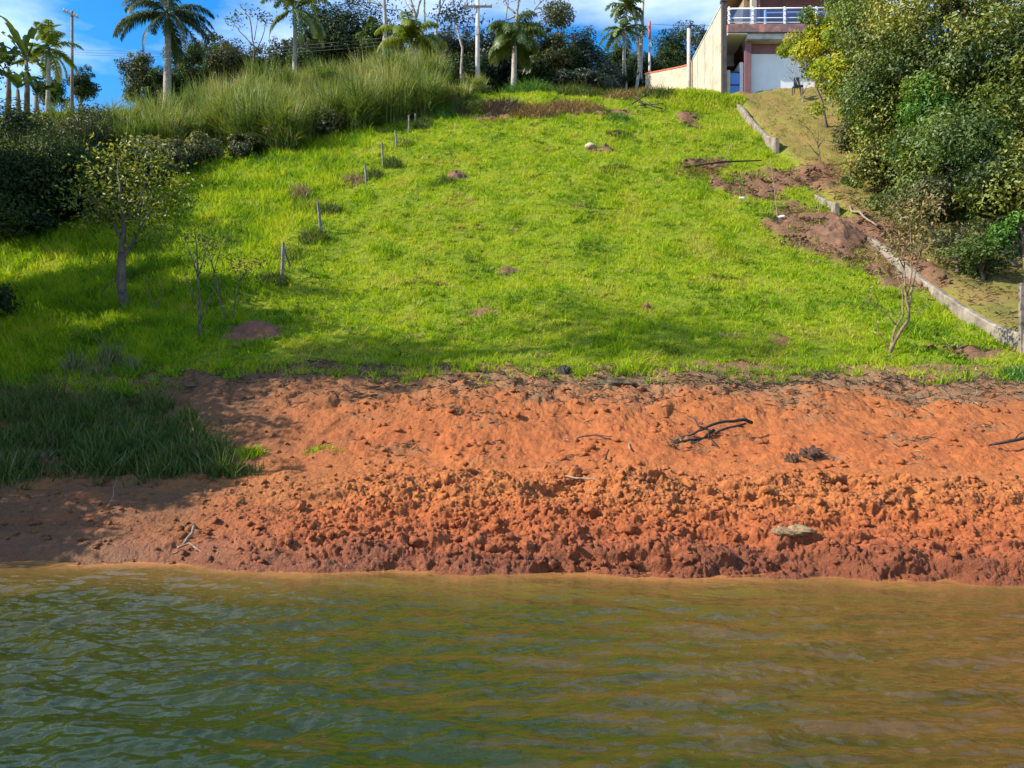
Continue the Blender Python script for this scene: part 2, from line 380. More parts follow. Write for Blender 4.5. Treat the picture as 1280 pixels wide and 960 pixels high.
cy = scene.cycles; cy.max_bounces = 5; cy.diffuse_bounces = 2; cy.glossy_bounces = 2; cy.transmission_bounces = 3; cy.transparent_max_bounces = 6
cy.use_denoising = True; cy.use_adaptive_sampling = True

# ------------------------------------------------------------------ the ground
def gridmesh(name, xs, ys, fn, mat):
    X, Y = np.meshgrid(xs, ys)
    V, attrs = fn(X, Y)
    nx, ny = len(xs), len(ys)
    i = np.arange(nx * ny).reshape(ny, nx)
    q = np.stack([i[:-1, :-1], i[:-1, 1:], i[1:, 1:], i[1:, :-1]], -1).reshape(-1, 4)
    return npmesh(name, V.reshape(-1, 3), [q], mat, attrs={k: a.ravel() for k, a in attrs.items()})
def spaced(a, b, fine0, fine1, step, grow=1.25, cap=25):
    xs = list(np.arange(fine0, fine1 + 1e-6, step)); s = step; x = fine1
    while x < b: s = min(s * grow, cap); x += s; xs.append(min(x, b))
    s = step; x = fine0
    while x > a: s = min(s * grow, cap); x -= s; xs.insert(0, max(x, a))
    return np.unique(np.array(xs))
def bank_fn(X, Y):
    ys = shore(X); d = Y - ys
    z = H(X, Y)
    wx = X + .05 * fbm(X * 3, Y * 3, 3, 61); wy = Y + .05 * fbm(X * 3 + 5, Y * 3, 3, 62)
    wc = smooth(-.5, -.05, d) * (1 - .93 * smooth(2.7, 3.8, d + .5 * fbm(X * .8, Y * .8, 3, 71)))
    left = smooth(-5.5, -1.0, X)
    wc = wc * (.35 + .65 * left)
    tt = H(X, Y) * 1.3 + wy * .62
    def lumps(c, sd):
        q1, q2, qi = worley(wx / c, tt / c, sd)
        return np.sqrt(np.clip(1 - (q1 / .82) ** 2, 0, 1)) * (.45 + .75 * qi), q2 - q1
    b1, e1 = lumps(.26, 3); b2, e2 = lumps(.125, 9); b3, e3 = lumps(.062, 14); b4, e4 = lumps(.034, 15)
    big = fbm(X * .9, Y * 1.6, 4, 41)
    rough = .55 + .45 * smooth(-.3, .3, fbm(X * 1.3, tt * 1.6, 3, 307))
    disp = wc * rough * (.055 * b1 + .050 * b2 + .034 * b3 + .020 * b4) + wc * (.09 * big + .05 * np.tanh(4 * fbm(X * .75, tt * 3.0, 3, 311))) + .016 * fbm(X * 26, tt * 26, 3, 88) * (.3 + wc)
    # crumbling lip with hollows
    hol = smooth(.42, .85, fbm(X * 1.5, Y * 2.6, 3, 47)) * smooth(2.0, 2.5, d) * (1 - smooth(3.2, 3.7, d))
    disp = disp - .20 * hol * wc
    # rills and knobs of the upper slope
    up = smooth(3.0, 4.2, d)
    kn = np.clip(fbm(X * 1.5 + .5 * Y, Y * .9, 4, 53), 0, 2)
    disp = disp + up * (.016 * fbm(X * 7, Y * 7, 3, 58) + .03 * np.clip(fbm(X * 3.1, Y * 2.6, 4, 60), -.1, 1))
    disp = disp + up * (.10 * fbm(X * .55, Y * .5, 3, 55) + .045 * fbm(X * 2.1, Y * 2.1, 4, 57))
    hi = up * smooth(5.6, 6.4, d) * (1 - smooth(7.6, 8.6, d))
    h1, h2, idh = worley(wx / .45, wy / .38, 19)
    disp = disp + hi * .13 * np.sqrt(np.clip(1 - (h1 / .8) ** 2, 0, 1)) * idh
    disp = disp + up * (.03 * b2 + .02 * b3) * smooth(.0, .5, fbm(X * .7, Y * .7, 3, 59))
    disp = disp * smooth(-.7, -.2, d)
    zz = z + disp
    zz = zz - .4 * smooth(18.5, 19.4, Y)
    yy = Y - disp * .6 * wc
    shade_tint = np.clip(.7 * wc * rough * (.55 * (1 - smooth(.02, .25, e1)) + .5 * (1 - smooth(.02, .25, e2))) + hol, 0, 1)  # shade painted into the creases between clods and into the lip hollows
    lit = smooth(6.6, 8.4, d + .9 * fbm(X * .6, Y * .6, 3, 33)) + .55 * smooth(.35, .7, fbm(X * .8 + 7, Y * 1.6, 4, 35)) * smooth(3, 4.2, d)
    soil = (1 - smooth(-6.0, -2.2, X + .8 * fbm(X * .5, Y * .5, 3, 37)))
    return np.stack([X, yy, zz], -1), dict(shore_dist=d, shade_tint=shade_tint, litter=np.clip(lit, 0, 1), brown_soil=soil)
xs = spaced(-60, 60, -8.2, 9.2, .0165, 1.25, 6)
ys = np.concatenate([np.arange(6.5, 8.0, .15), np.arange(8.0, 12.6, .0165), np.arange(12.6, 13.2, .03), np.arange(13.2, 19.6, .05)])
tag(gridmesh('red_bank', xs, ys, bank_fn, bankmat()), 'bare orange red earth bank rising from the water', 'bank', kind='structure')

def icoball():
    import bmesh
    bm = bmesh.new(); bmesh.ops.create_icosphere(bm, subdivisions=2, radius=1)
    v = np.array([tuple(q.co) for q in bm.verts]); f = np.array([[q.index for q in p.verts] for p in bm.faces]); bm.free(); return v, f
def clods(name, x, y, r, sink, label, mat, zoff=None):
    v, f = icoball(); n = len(x)
    o3 = R.uniform(0, 50, (n, 1))
    rs = R.uniform(.7, 1.45, (n, 3)) * np.array([1, 1, .8]); ang = R.uniform(0, 6.28, n)
    P = v[None] * (1 + .55 * fbm(v[None, :, 0] * 1.6 + o3, v[None, :, 1] * 1.6 + v[None, :, 2] * 1.3 + o3, 2, 301) + .40 * vnoise(v[None, :, 0] * 4 + o3, v[None, :, 1] * 3 - v[None, :, 2] * 4 + o3, 303))[..., None] * rs[:, None] * r[:, None, None]
    c, q = np.cos(ang)[:, None], np.sin(ang)[:, None]
    P = np.stack([P[..., 0] * c - P[..., 1] * q, P[..., 0] * q + P[..., 1] * c, P[..., 2]], -1)
    V, _ = bank_fn(x, y)
    P = P + (V + np.stack([0 * x, -.35 * r, (1 - sink) * r * .6], -1))[:, None]
    F = (f[None] + np.arange(n)[:, None, None] * len(v)).reshape(-1, 3)
    return tag(npmesh(name, P.reshape(-1, 3), [F], mat, attrs=dict(shore_dist=np.repeat(y - shore(x), len(v)), brown_soil=np.repeat(1 - smooth(-6, -2.2, x), len(v)), shade_tint=np.repeat(.25 * R.random(n), len(v)))), label, 'clods', kind='stuff')
BANKMAT = bpy.data.materials['red_earth']
def cd(x, y):
    d = y - shore(x)
    return np.clip(smooth(-.15, .0, d) * (1 - smooth(2.6, 3.6, d + .4 * fbm(x * .8, y * .8, 3, 71))), 0, 1) * (.25 + .75 * smooth(-5.5, -1, x)) * (.35 + .65 * smooth(-.3, .25, fbm(x * 1.3, y * 2, 3, 307)))
x, y = R.uniform(-8.5, 9.5, 7000), 0; y = shore(x) + R.uniform(-.1, 3.8, 7000)
_rk = at(990, 684); k = (R.random(7000) < cd(x, y)) & (np.hypot(x - _rk.x, y - _rk.y) > .42); x, y = x[k], y[k]
clods('earth_clods', x, y, np.clip(R.lognormal(-3.9, .5, len(x)), .009, .06), .7, 'crumbling red earth clods above the waterline', BANKMAT)
x = R.uniform(-5, 10.5, 1900); y = shore(x) + 3 + 6 * R.random(1900); k = R.random(1900) < .15 + .85 * smooth(.1, .5, fbm(x * 1.1, y * 1.1, 3, 309)); x, y = x[k], y[k]
clods('earth_crumbs', x, y, np.clip(R.lognormal(-3.7, .45, len(x)), .012, .07), .5, 'loose earth crumbs scattered on the upper bank', BANKMAT)

BARE = [  # px, py, rx (m), ry (m): bare or dug earth on the slope
    (935, 232, 1.9, 1.7), (1030, 285, 2.3, 3.2), (975, 423, .3, .3), (318, 412, .9, .5), (1085, 300, 1.8, 2.5), (1000, 225, 2.5, 1.6),
    (700, 140, 2.2, .5), (770, 140, 1.6, .5), (610, 148, 1.6, .7), (880, 205, 1.5, 1.2), (640, 338, .45, .35), (570, 222, .5, .5),
    (1130, 345, 1.2, 1.8), (745, 187, .6, .45), (600, 390, .5, .3), (1225, 440, 1.0, .5), (860, 150, .7, 1.2)]
BP = [(at(a, b), rx, ry) for a, b, rx, ry in BARE]
def bare_mask(X, Y):
    m = np.zeros(np.shape(X)); wn = fbm(X * .9, Y * .9, 3, 91)
    for p, rx, ry in BP:
        r = np.sqrt(((X - p.x) / rx) ** 2 + ((Y - p.y) / ry) ** 2)
        m = np.maximum(m, 1 - smooth(.6, 1.15, r + .35 * wn))
    return m
def hill_fn(X, Y):
    z = H(X, Y) + .09 * fbm(X * 1.6, Y * 1.6, 3, 93) - .25 * (1 - smooth(18.2, 18.8, Y))
    bm = bare_mask(X, Y)
    z = z + bm * (.22 * fbm(X * 1.1, Y * 1.1, 3, 95) + .07 * fbm(X * 3.5, Y * 3.5, 2, 96))
    rt = smooth(.0, .5, X - curbx(Y))
    return np.stack([X, Y, z], -1), dict(bare=bm * 1.0, dry_lawn=rt)
xs = spaced(-400, 400, -24, 24, .16, 1.35, 60)
ys = np.concatenate([np.arange(18.0, 54, .16), spaced(54, 600, 54, 56, .5, 1.3, 60)[1:]])
tag(gridmesh('hillside', xs, ys, hill_fn, hillmat()), 'steep green hillside above the red bank', 'hill', kind='structure')

# water -------------------------------------------------------------
def water_fn(X, Y):
    z = np.zeros(X.shape)
    rr = np.random.default_rng(5)
    wX = X + .25 * fbm(X * .6, Y * .6, 2, 103); wY = Y + .2 * fbm(X * .7, Y * .7, 2, 104)
    fade = np.exp(-(np.maximum(np.abs(X) - 9, 0) / 3) ** 2) * np.exp(-(np.maximum(1.5 - Y, 0) / 2) ** 2)
    cal = .45 + .55 * smooth(0.1, 2.6, shore(X) - Y)
    for k in range(26):
        L = .22 * 1.085 ** k if k < 18 else rr.uniform(.3, 1.1)
        th = rr.normal(math.radians(100), .5)
        kx, ky = math.cos(th) * 2 * math.pi / L, math.sin(th) * 2 * math.pi / L
        ph = rr.uniform(0, 6.28)
        env = .5 + .5 * np.clip(fbm(X * .35 + k * 3.1, Y * .5, 2, 110 + k) + .3, -1, 1)
        z = z + .0024 * (L / .4) ** 1.0 * env * np.sin(wX * kx + wY * ky + ph)
    z = z + .010 * fbm(X * 1.4, Y * 2.2, 3, 130) + .0075 * fbm(X * 4, Y * 7.5, 2, 131) + .0050 * fbm(X * 10, Y * 17, 2, 132) + .0014 * fbm(X * 22, Y * 36, 2, 133)
    z = z * (1 + .7 * smooth(-.5, -4.5, X))
    return np.stack([X, Y, z * fade * cal], -1), dict(shore_dist=np.clip(shore(X) - Y, 0, 60))
xs = spaced(-400, 400, -7.5, 7.5, .026, 1.3, 50)
ys = np.concatenate([spaced(-300, 3.4, 3.4, 3.4, .05, 1.3, 40), np.arange(3.42, 10.6, .02), [11, 14]])
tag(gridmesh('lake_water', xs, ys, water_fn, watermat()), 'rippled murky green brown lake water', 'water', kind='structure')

# ------------------------------------------------------------------ foliage builders
def blades(name, P, h, wd, lean, mat, rnd=None, segs=2, droop=.5, parent=None, az=None):
    """one ribbon per root point P"""
    n = len(P); P = np.asarray(P, float)
    az = R.uniform(0, 2 * np.pi, n) if az is None else az; fc = R.uniform(0, np.pi, n)
    dx, dy = np.cos(az), np.sin(az); sx, sy = np.cos(fc), np.sin(fc)
    h = np.broadcast_to(h, n); wd = np.broadcast_to(wd, n); lean = np.broadcast_to(lean, n)
    V = np.zeros((n, segs * 2 + 1, 3))
    for k in range(segs + 1):
        t = k / segs
        off = lean * h * (t ** (1 + droop) if droop else t)
        c = np.stack([P[:, 0] + dx * off, P[:, 1] + dy * off, P[:, 2] + h * t * (1 - .35 * lean * t)], -1)
        if k == segs: V[:, 2 * segs] = c
        else:
            ww = (wd * (1 - .55 * t ** 2) * .5)[:, None] * np.stack([sx, sy, np.zeros(n)], -1)
            V[:, 2 * k] = c - ww; V[:, 2 * k + 1] = c + ww
    m = segs * 2 + 1; b = np.arange(n)[:, None] * m
    polys = []
    for k in range(segs - 1): polys.append(b + np.array([[2 * k, 2 * k + 1, 2 * k + 3, 2 * k + 2]]))
    polys.append(b + np.array([[2 * segs - 2, 2 * segs - 1, 2 * segs]]))
    if rnd is None: rnd = R.random(n)
    return npmesh(name, V.reshape(-1, 3), polys, mat, parent, True, dict(rnd=np.repeat(rnd, m)))
def leaf_verts(C, N, L, Wd, fold=.25):
    n = len(C)
    N = N / np.maximum(np.linalg.norm(N, axis=1, keepdims=True), 1e-6)
    r = R.normal(size=(n, 3)); T = np.cross(N, r); T /= np.maximum(np.linalg.norm(T, axis=1, keepdims=True), 1e-6)
    S = np.cross(N, T)
    L = np.broadcast_to(L, n)[:, None]; Wd = np.broadcast_to(Wd, n)[:, None]
    b = C - T * L * .5; t = C + T * L * .5 - N * L * .12
    l = C + S * Wd * .5 + N * Wd * fold; r_ = C - S * Wd * .5 + N * Wd * fold
    return np.stack([b, r_, t, l], 1).reshape(-1, 3)
def leaves_obj(name, C, N, L, Wd, mat, parent=None, rnd=None):
    n = len(C); V = leaf_verts(C, N, L, Wd)
    q = np.arange(4 * n).reshape(n, 4)
    # folded along the midrib: two triangles per leaf
    tr = np.concatenate([q[:, [0, 1, 2]], q[:, [0, 2, 3]]])
    if rnd is None: rnd = R.random(n)
    if parent is not None: V = V - np.array(parent.location)
    return npmesh(name, V, [tr], mat, parent, False, dict(rnd=np.repeat(rnd, 4)))
def clump_points(cen, rad, n, nclump, crad, shell=.55, flat=.75):
    """leaf positions and normals in an uneven crown: many small clumps in an ellipsoid"""
    cen = np.array(cen, float); rad = np.array(rad, float)
    u = R.normal(size=(nclump, 3)); u /= np.linalg.norm(u, axis=1, keepdims=True)
    rr = (shell + (1 - shell) * R.random(nclump)) * R.uniform(.62, 1.2, nclump)
    cc = cen + u * rad * rr[:, None]
    cr = crad * R.choice([.45, .7, 1.0, 1.5], nclump) * R.uniform(.8, 1.2, nclump)
    wts = cr ** 2; wts /= wts.sum()
    ix = R.choice(nclump, n, p=wts)
    v = R.normal(size=(n, 3)); v /= np.linalg.norm(v, axis=1, keepdims=True)
    rad2 = R.random(n) ** .42
    P = cc[ix] + v * (cr[ix] * rad2)[:, None] * np.array([1, 1, flat])
    N = v * .7 + u[ix] * .4 + R.normal(size=(n, 3)) * .55 + np.array([0, 0, .45])
    crnd = R.random(nclump)
    return P, N, cc, np.clip(.74 * crnd[ix] + .26 * R.random(n) - .02, 0, 1)
def limbs(mb, base, top, r0, targets, forks=None):
    base, top = Vector(base), Vector(top)
    ax = wob(base, top, 6, .02)
    mb.tube(ax, [r0 * (1.25 if i == 0 else 1 - .55 * i / 6) for i in range(7)], 8)
    for t in targets:
        t = Vector(t); k = random.uniform(.45, .98) if forks is None else random.uniform(*forks)
        s = base.lerp(top, k)
        mid = s.lerp(t, .5) + Vector((0, 0, (t - s).length * .08))
        pts = wob(s, mid, 2, .05)[:-1] + wob(mid, t, 3, .05)
        rb = r0 * .42 * (1.25 - .6 * k)
        mb.tube(pts, [max(rb * (1 - .8 * i / (len(pts) - 1)), .012) for i in range(len(pts))], 5)
def tree(name, label, cat, base, crown, rad, n, L, mat, trunk_r=.18, bark='bark', nclump=None, crad=None, group=None, nl=9, shell=.5, flat=.75, wid=.5, trunk=True):
    base = Vector(base); t = empty(name, base, label, cat, group)
    nclump = nclump or 40; crad = crad or min(rad) * .38
    P, N, cc, rnd = clump_points(crown, rad, n, nclump, crad, shell, flat)
    g = H(P[:, 0], P[:, 1]); P[:, 2] = np.maximum(P[:, 2], g + .03)
    leaves_obj('crown', P, N, L * R.uniform(.6, 1.35, n), L * wid * R.uniform(.7, 1.3, n), mat, t, rnd)
    if trunk:
        mb = MB(); tg = [Vector(cc[i]) - base for i in R.choice(nclump, min(nl, nclump), replace=False)]
        tg = [Vector(x) for x in tg]
        limbs(mb, (0, 0, -.3), Vector(crown) - base + Vector((0, 0, rad[2] * .25)), trunk_r, tg)
        mb.build('trunk', M[bark], t, True)
    return t
def fronds(name, cen, n, length, droop, leaf_l, mat, parent, elev=(-.2, 1.2), nleaf=34, lw=.05, hang=.7, az0=None):
    Vs, Fq, rn = [], [], []; cnt = 0
    mid = MB()
    for k in range(n):
        a = 2 * math.pi * (k * .381966) + random.uniform(-.2, .2) if az0 is None else az0[k]
        e = random.uniform(*elev) if n > 1 else elev[0]
        Lf = length * random.uniform(.85, 1.1)
        d = Vector((math.cos(a), math.sin(a), 0)); side = Vector((-math.sin(a), math.cos(a), 0))
        pts = []; p = Vector(cen); ang = e
        ns = 14
        for i in range(ns + 1):
            pts.append(p.copy()); st = Lf / ns
            p = p + (d * math.cos(ang) + Vector((0, 0, 1)) * math.sin(ang)) * st
            ang -= droop * (1.2 + e * .3) / ns * (0.4 + 1.3 * i / ns)
        mid.tube([q - Vector(parent.location) for q in pts], [.045 * (1 - .85 * i / ns) + .006 for i in range(ns + 1)], 4)
        tint = random.random()
        for i in range(nleaf):
            t = .12 + .88 * i / (nleaf - 1); f = t * ns; j = min(int(f), ns - 1); q = pts[j].lerp(pts[j + 1], f - j)
            tan = (pts[j + 1] - pts[j]).normalized()
            ll = leaf_l * (math.sin(math.pi * min(1, .18 + .82 * t)) ** .6 * .8 + .25) * random.uniform(.8, 1.15)
            for sgn in (-1, 1):
                dr = (side * sgn * random.uniform(.75, 1.0) + tan * random.uniform(.35, .65) + Vector((0, 0, random.uniform(-.15, .45) - hang * .3))).normalized()
                m1 = q + dr * ll * .5; m2 = m1 + (dr + Vector((0, 0, -hang))).normalized() * ll * .5
                wv = tan.cross(dr).cross(dr).normalized() * lw * .5
                wv = tan * lw * .5
                Vs += [q - wv * .6, q + wv * .6, m1 + wv, m1 - wv, m2]
                Fq.append(cnt); cnt += 5; rn += [min(1, max(0, .6 * tint + .4 * random.random()))] * 5
    V = np.array([tuple(v) for v in Vs]) - np.array(parent.location)
    b = np.array(Fq)[:, None]
    npmesh(name, V, [b + np.array([[0, 1, 2, 3]]), b + np.array([[3, 2, 4]])], mat, parent, False, dict(rnd=rn))
    return mid
def palm(name, label, base, top, r0, r1, nf, length, droop, leaf_l, mat, elev=(-.3, 1.2), shaft=1.0, bark='palmtrunk', hang=.7, lw=.065, bulge=0, group=None, nleaf=84):
    base, top = Vector(base), Vector(top)
    t = empty(name, base, label, 'palm tree', group)
    mb = MB(); n = 12; pts = []; rr = []
    for i in range(n + 1):
        k = i / n
        pts.append((top - base) * k + Vector((math.sin(k * 2) * .06, 0, -.2 if i == 0 else 0)))
        rr.append(r0 + (r1 - r0) * k + bulge * math.sin(math.pi * min(1, k * 1.15)) ** 2)
    mb.tube(pts, rr, 12); mb.build('trunk', M[bark], t, True)
    if shaft:
        s0 = (top - base)
        MB().tube([s0 - Vector((0, 0, .02)), s0 + Vector((0, 0, .15)), s0 + Vector((0, 0, shaft * .5)), s0 + Vector((0, 0, shaft))], [r1 * 1.02, r1 * 1.12, r1 * .95, r1 * .5], 10).build('crownshaft', M['crownshaft'], t, True)
    mid = fronds('frond_crown', top + Vector((0, 0, shaft)), nf, length, droop, leaf_l, mat, t, elev, nleaf, lw, hang)
    mid.build('frond_stalks', M['crownshaft'], t, True)
    return t

# ------------------------------------------------------------------ lawn and other grass (uncountable)
def scatter(n, x0, x1, y0, y1, dens=None):
    x = R.uniform(x0, x1, n); y = R.uniform(y0, y1, n)
    if dens is not None:
        k = R.random(n) < dens(x, y); x, y = x[k], y[k]
    return x, y
# front line of the tall grass and bushes, read off the slope
TL = [at(a, b) for a, b in ((-60, 300), (60, 262), (150, 238), (235, 214), (300, 207), (370, 190), (440, 170), (500, 156), (540, 146), (575, 138))]
TLx = np.array([p.x for p in TL]); TLy = np.array([p.y for p in TL])
o_ = np.argsort(TLx); TLx, TLy = TLx[o_], TLy[o_]
def tall_front(x): return np.interp(x, TLx, TLy)
def lawn_d(x, y):
    ed = smooth(-.5, .7, y - grass_edge(x) + .75 * fbm(x * 1.6, y * 1.6, 3, 201))
    b = 1 - .93 * bare_mask(x, y)
    thin = 1 - .72 * smooth(.2, .6, fbm(x * .8, y * .8, 4, 203))
    rt = 1 - smooth(-.25, .0, x - curbx(y))
    tf = 1 - .7 * smooth(0, 1.5, y - tall_front(x)) * (x < -5)
    cl = .5 + .5 * smooth(-.3, .25, fbm(x * 3.4, y * 3.4, 2, 208))
    return cl * ed * b * thin * rt * tf * np.clip(21 / y, .35, 1) ** 1.1
x, y = scatter(980000, -24, 14.2, 16.2, 53, lawn_d)
keep = (np.abs(x) < .72 * y + 1.0); x, y = x[keep], y[keep]
z = H(x, y) + .09 * fbm(x * 1.6, y * 1.6, 3, 93) * (y > 19) - .03
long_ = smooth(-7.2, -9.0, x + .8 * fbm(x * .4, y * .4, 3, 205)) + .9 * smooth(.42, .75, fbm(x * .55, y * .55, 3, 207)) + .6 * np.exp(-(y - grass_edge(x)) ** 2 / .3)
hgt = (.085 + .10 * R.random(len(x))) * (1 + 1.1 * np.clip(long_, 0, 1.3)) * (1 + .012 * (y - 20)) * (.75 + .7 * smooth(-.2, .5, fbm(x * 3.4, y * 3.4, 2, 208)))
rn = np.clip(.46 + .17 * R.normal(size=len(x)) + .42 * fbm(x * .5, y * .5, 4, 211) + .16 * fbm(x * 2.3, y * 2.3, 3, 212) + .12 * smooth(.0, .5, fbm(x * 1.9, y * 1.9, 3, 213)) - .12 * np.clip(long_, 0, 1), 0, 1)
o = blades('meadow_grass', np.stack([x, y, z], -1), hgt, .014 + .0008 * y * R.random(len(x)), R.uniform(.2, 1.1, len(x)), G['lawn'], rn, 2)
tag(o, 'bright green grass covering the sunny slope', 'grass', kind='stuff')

cx_, cy_ = scatter(1500, -16, 13.5, 18.2, 50, lambda a, b: (a < curbx(b) - .4) * (b < tall_front(a)) * np.clip(.15 + smooth(-.1, .5, fbm(a * .35, b * .35, 3, 241)), 0, 1))
n = 26; rep_ = lambda q: np.repeat(q, n)
rr_ = rep_(R.uniform(.06, .24, len(cx_))); a_ = R.uniform(0, 6.28, len(rr_)); q_ = rr_ * np.sqrt(R.random(len(rr_)))
x = rep_(cx_) + q_ * np.cos(a_); y = rep_(cy_) + q_ * np.sin(a_)
k = np.abs(x) < .72 * y + 1; x, y, rr_, a_ = x[k], y[k], rr_[k], a_[k]
tone_ = rep_(R.choice([.05, .15, .3, .55, .95], len(cx_)))[k]
tag(blades('meadow_weeds', np.stack([x, y, H(x, y) - .02], -1), R.uniform(.5, 1.1, len(x)) * (.07 + rr_ * .75), R.uniform(.03, .07, len(x)), R.uniform(.3, 1.6, len(x)), G['weeds'], np.clip(tone_ + .2 * R.random(len(x)), 0, 1), 3, 1.0, None, a_),
    'darker weeds and dead tufts mixed into the slope grass', 'weeds', kind='stuff')
# shaded grass on the left of the bank
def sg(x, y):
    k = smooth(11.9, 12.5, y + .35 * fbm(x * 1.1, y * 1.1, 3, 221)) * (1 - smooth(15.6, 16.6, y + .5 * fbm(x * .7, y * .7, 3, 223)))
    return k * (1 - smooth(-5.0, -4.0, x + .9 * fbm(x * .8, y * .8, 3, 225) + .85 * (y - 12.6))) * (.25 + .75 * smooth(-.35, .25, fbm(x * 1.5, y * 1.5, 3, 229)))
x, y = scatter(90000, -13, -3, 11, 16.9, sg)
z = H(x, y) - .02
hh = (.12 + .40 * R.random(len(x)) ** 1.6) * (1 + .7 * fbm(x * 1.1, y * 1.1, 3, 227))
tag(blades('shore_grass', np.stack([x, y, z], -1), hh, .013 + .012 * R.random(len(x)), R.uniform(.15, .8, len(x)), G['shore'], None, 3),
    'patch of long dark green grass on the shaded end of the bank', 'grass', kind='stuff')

# tall cane grass along the top left
S = {k: [] for k in 'x y z h w l a r'.split()}
def add_blades(x, y, z, h, w, l, a, r):
    for k, v in zip('x y z h w l a r'.split(), (x, y, z, h, w, l, a, r)): S[k].append(v)
cl = []
tries = 0
while len(cl) < 120 and tries < 12000:
    tries += 1
    x = random.uniform(-24, -2.2); y = random.uniform(33, 56); f = float(tall_front(x))
    if y < f + .6 or y > f + 13.5 or y > 55.5: continue
    if x > -5.2 and y > f + 3.5: continue
    if x < -15.0 and y < f + 4.2: continue
    if x < -13.0 and y < f + 2.5: continue
    if any((x - q[0]) ** 2 + (y - q[1]) ** 2 < 1.5 ** 2 for q in cl): continue
    cl.append((x, y, f))
for x0_, y0_, f in cl:
    big = (1 if x0_ < -5 else .62) * random.uniform(.72, 1.22)
    tone = random.random(); rx = random.uniform(.95, 1.45) * (1 if x0_ < -5 else .8); hh = 2.5 * big
    z0_ = gz(x0_, y0_)
    # arching leaves over an uneven dome
    m = 2300
    u = R.normal(size=(m, 3)); u[:, 2] = np.abs(u[:, 2]) * 1.1; u /= np.linalg.norm(u, axis=1, keepdims=True)
    sub = .72 + .5 * fbm(u[:, 0] * 1.7 + x0_ * 3, u[:, 1] * 1.7 + u[:, 2] * 1.3 + y0_ * 3, 3, 401)
    rr = sub * R.uniform(.45, 1.0, m)
    P = np.stack([x0_ + u[:, 0] * rx * rr, y0_ + u[:, 1] * rx * rr, z0_ - .15 + u[:, 2] * hh * rr], -1)
    P[:, 2] = np.maximum(P[:, 2], H(P[:, 0], P[:, 1]) - .05)
    a = np.arctan2(u[:, 1], u[:, 0]) + R.normal(0, .7, m)
    low = np.clip(1 - u[:, 2] * rr * 1.6, 0, 1)
    add_blades(P[:, 0], P[:, 1], P[:, 2], R.uniform(.35, .95, m) * big, R.uniform(.03, .07, m), R.uniform(.35, 1.7, m), a, np.clip(.06 + .42 * tone + .40 * R.random(m), 0, 1))
    # upright canes and plumes
    m = 320
    a = R.uniform(0, 2 * np.pi, m); q = rx * .7 * np.sqrt(R.random(m))
    x = x0_ + q * np.cos(a); y = y0_ + q * np.sin(a)
    add_blades(x, y, H(x, y) - .05, big * R.uniform(1.6, 3.4, m), R.uniform(.02, .045, m), R.uniform(.05, .4, m), a + R.normal(0, .5, m), np.clip(.30 + .25 * tone + .45 * R.random(m), 0, 1))
A = {k: np.concatenate(v) for k, v in S.items()}
tag(blades('tall_grass', np.stack([A['x'], A['y'], A['z']], -1), A['h'], A['w'], A['l'], G['tall'], A['r'], 4, 1.0, None, A['a']),
    'band of tall pale cane grass along the top of the slope', 'tall grass', kind='stuff')
# short dry grass of the neighbour lawn
x, y = scatter(52000, 12.8, 26, 19.4, 50, lambda a, b: (a > curbx(b) + .15) * (.35 + .5 * smooth(-.2, .4, fbm(a * .9, b * .9, 3, 231))) * smooth(19, 34, b))
tag(blades('dry_lawn_grass', np.stack([x, y, H(x, y) - .03], -1), R.uniform(.05, .14, len(x)), R.uniform(.02, .05, len(x)), R.uniform(.4, 1.6, len(x)), G['drylawn'], None, 2),
    'short dry olive grass on the neighbour lawn', 'grass', kind='stuff')

# dry litter of twigs and dead stalks on the bank and on the dug earth
def ld(x, y):
    d = y - shore(x)
    return np.clip(smooth(6.3, 8.3, d + 1.0 * fbm(x * .6, y * .6, 3, 33)) * (1 - smooth(9.2, 9.8, d)) + .55 * smooth(.25, .6, fbm(x * .8 + 7, y * 1.6, 4, 35)) * smooth(3.2, 4.2, d), 0, 1) * (.25 + .75 * smooth(-.2, .5, fbm(x * 1.2, y * 1.2, 3, 36)))
x1, y1 = scatter(34000, -9, 13, 11, 18.8, ld)
x2, y2 = scatter(60000, 4, 22, 20, 51, lambda a, b: .75 * bare_mask(a, b))
x3, y3 = scatter(14000, 12.5, 22, 19.5, 34, lambda a, b: (a > curbx(b) + .3) * .5)
x = np.concatenate([x1, x2, x3]); y = np.concatenate([y1, y2, y3]); n = len(x)
zb_ = H(x, y)
kb = y < 18.9; zb_[kb] = bank_fn(x[kb], y[kb])[0][:, 2]
C = np.stack([x, y, zb_ + .012 + .03 * R.random(n)], -1)
N = R.normal(size=(n, 3)) * .35 + np.array([0, 0, 1.0])
tag(leaves_obj('dry_litter', C, N, R.uniform(.06, .30, n) * (1 + .02 * (y - 15)), R.uniform(.009, .024, n) * (1 + .03 * (y - 15)), G['twig']), 'grey litter of dead twigs and stalks on bare earth', 'litter', kind='stuff')

x, y = scatter(30000, 5, 22, 19, 50, lambda a, b: .5 * bare_mask(a, b) * smooth(-.2, .4, fbm(a * .8, b * .8, 2, 97)))
_bf = bank_fn
def bank_fn(X, Y): return np.stack([X, Y, H(X, Y) + .05], -1), None
clods('dug_clods', x, y, np.clip(R.lognormal(-3.3, .5, len(x)), .018, .09), .8, 'loose brown clods of the dug earth near the curb', M['dirtclod'])
bank_fn = _bf
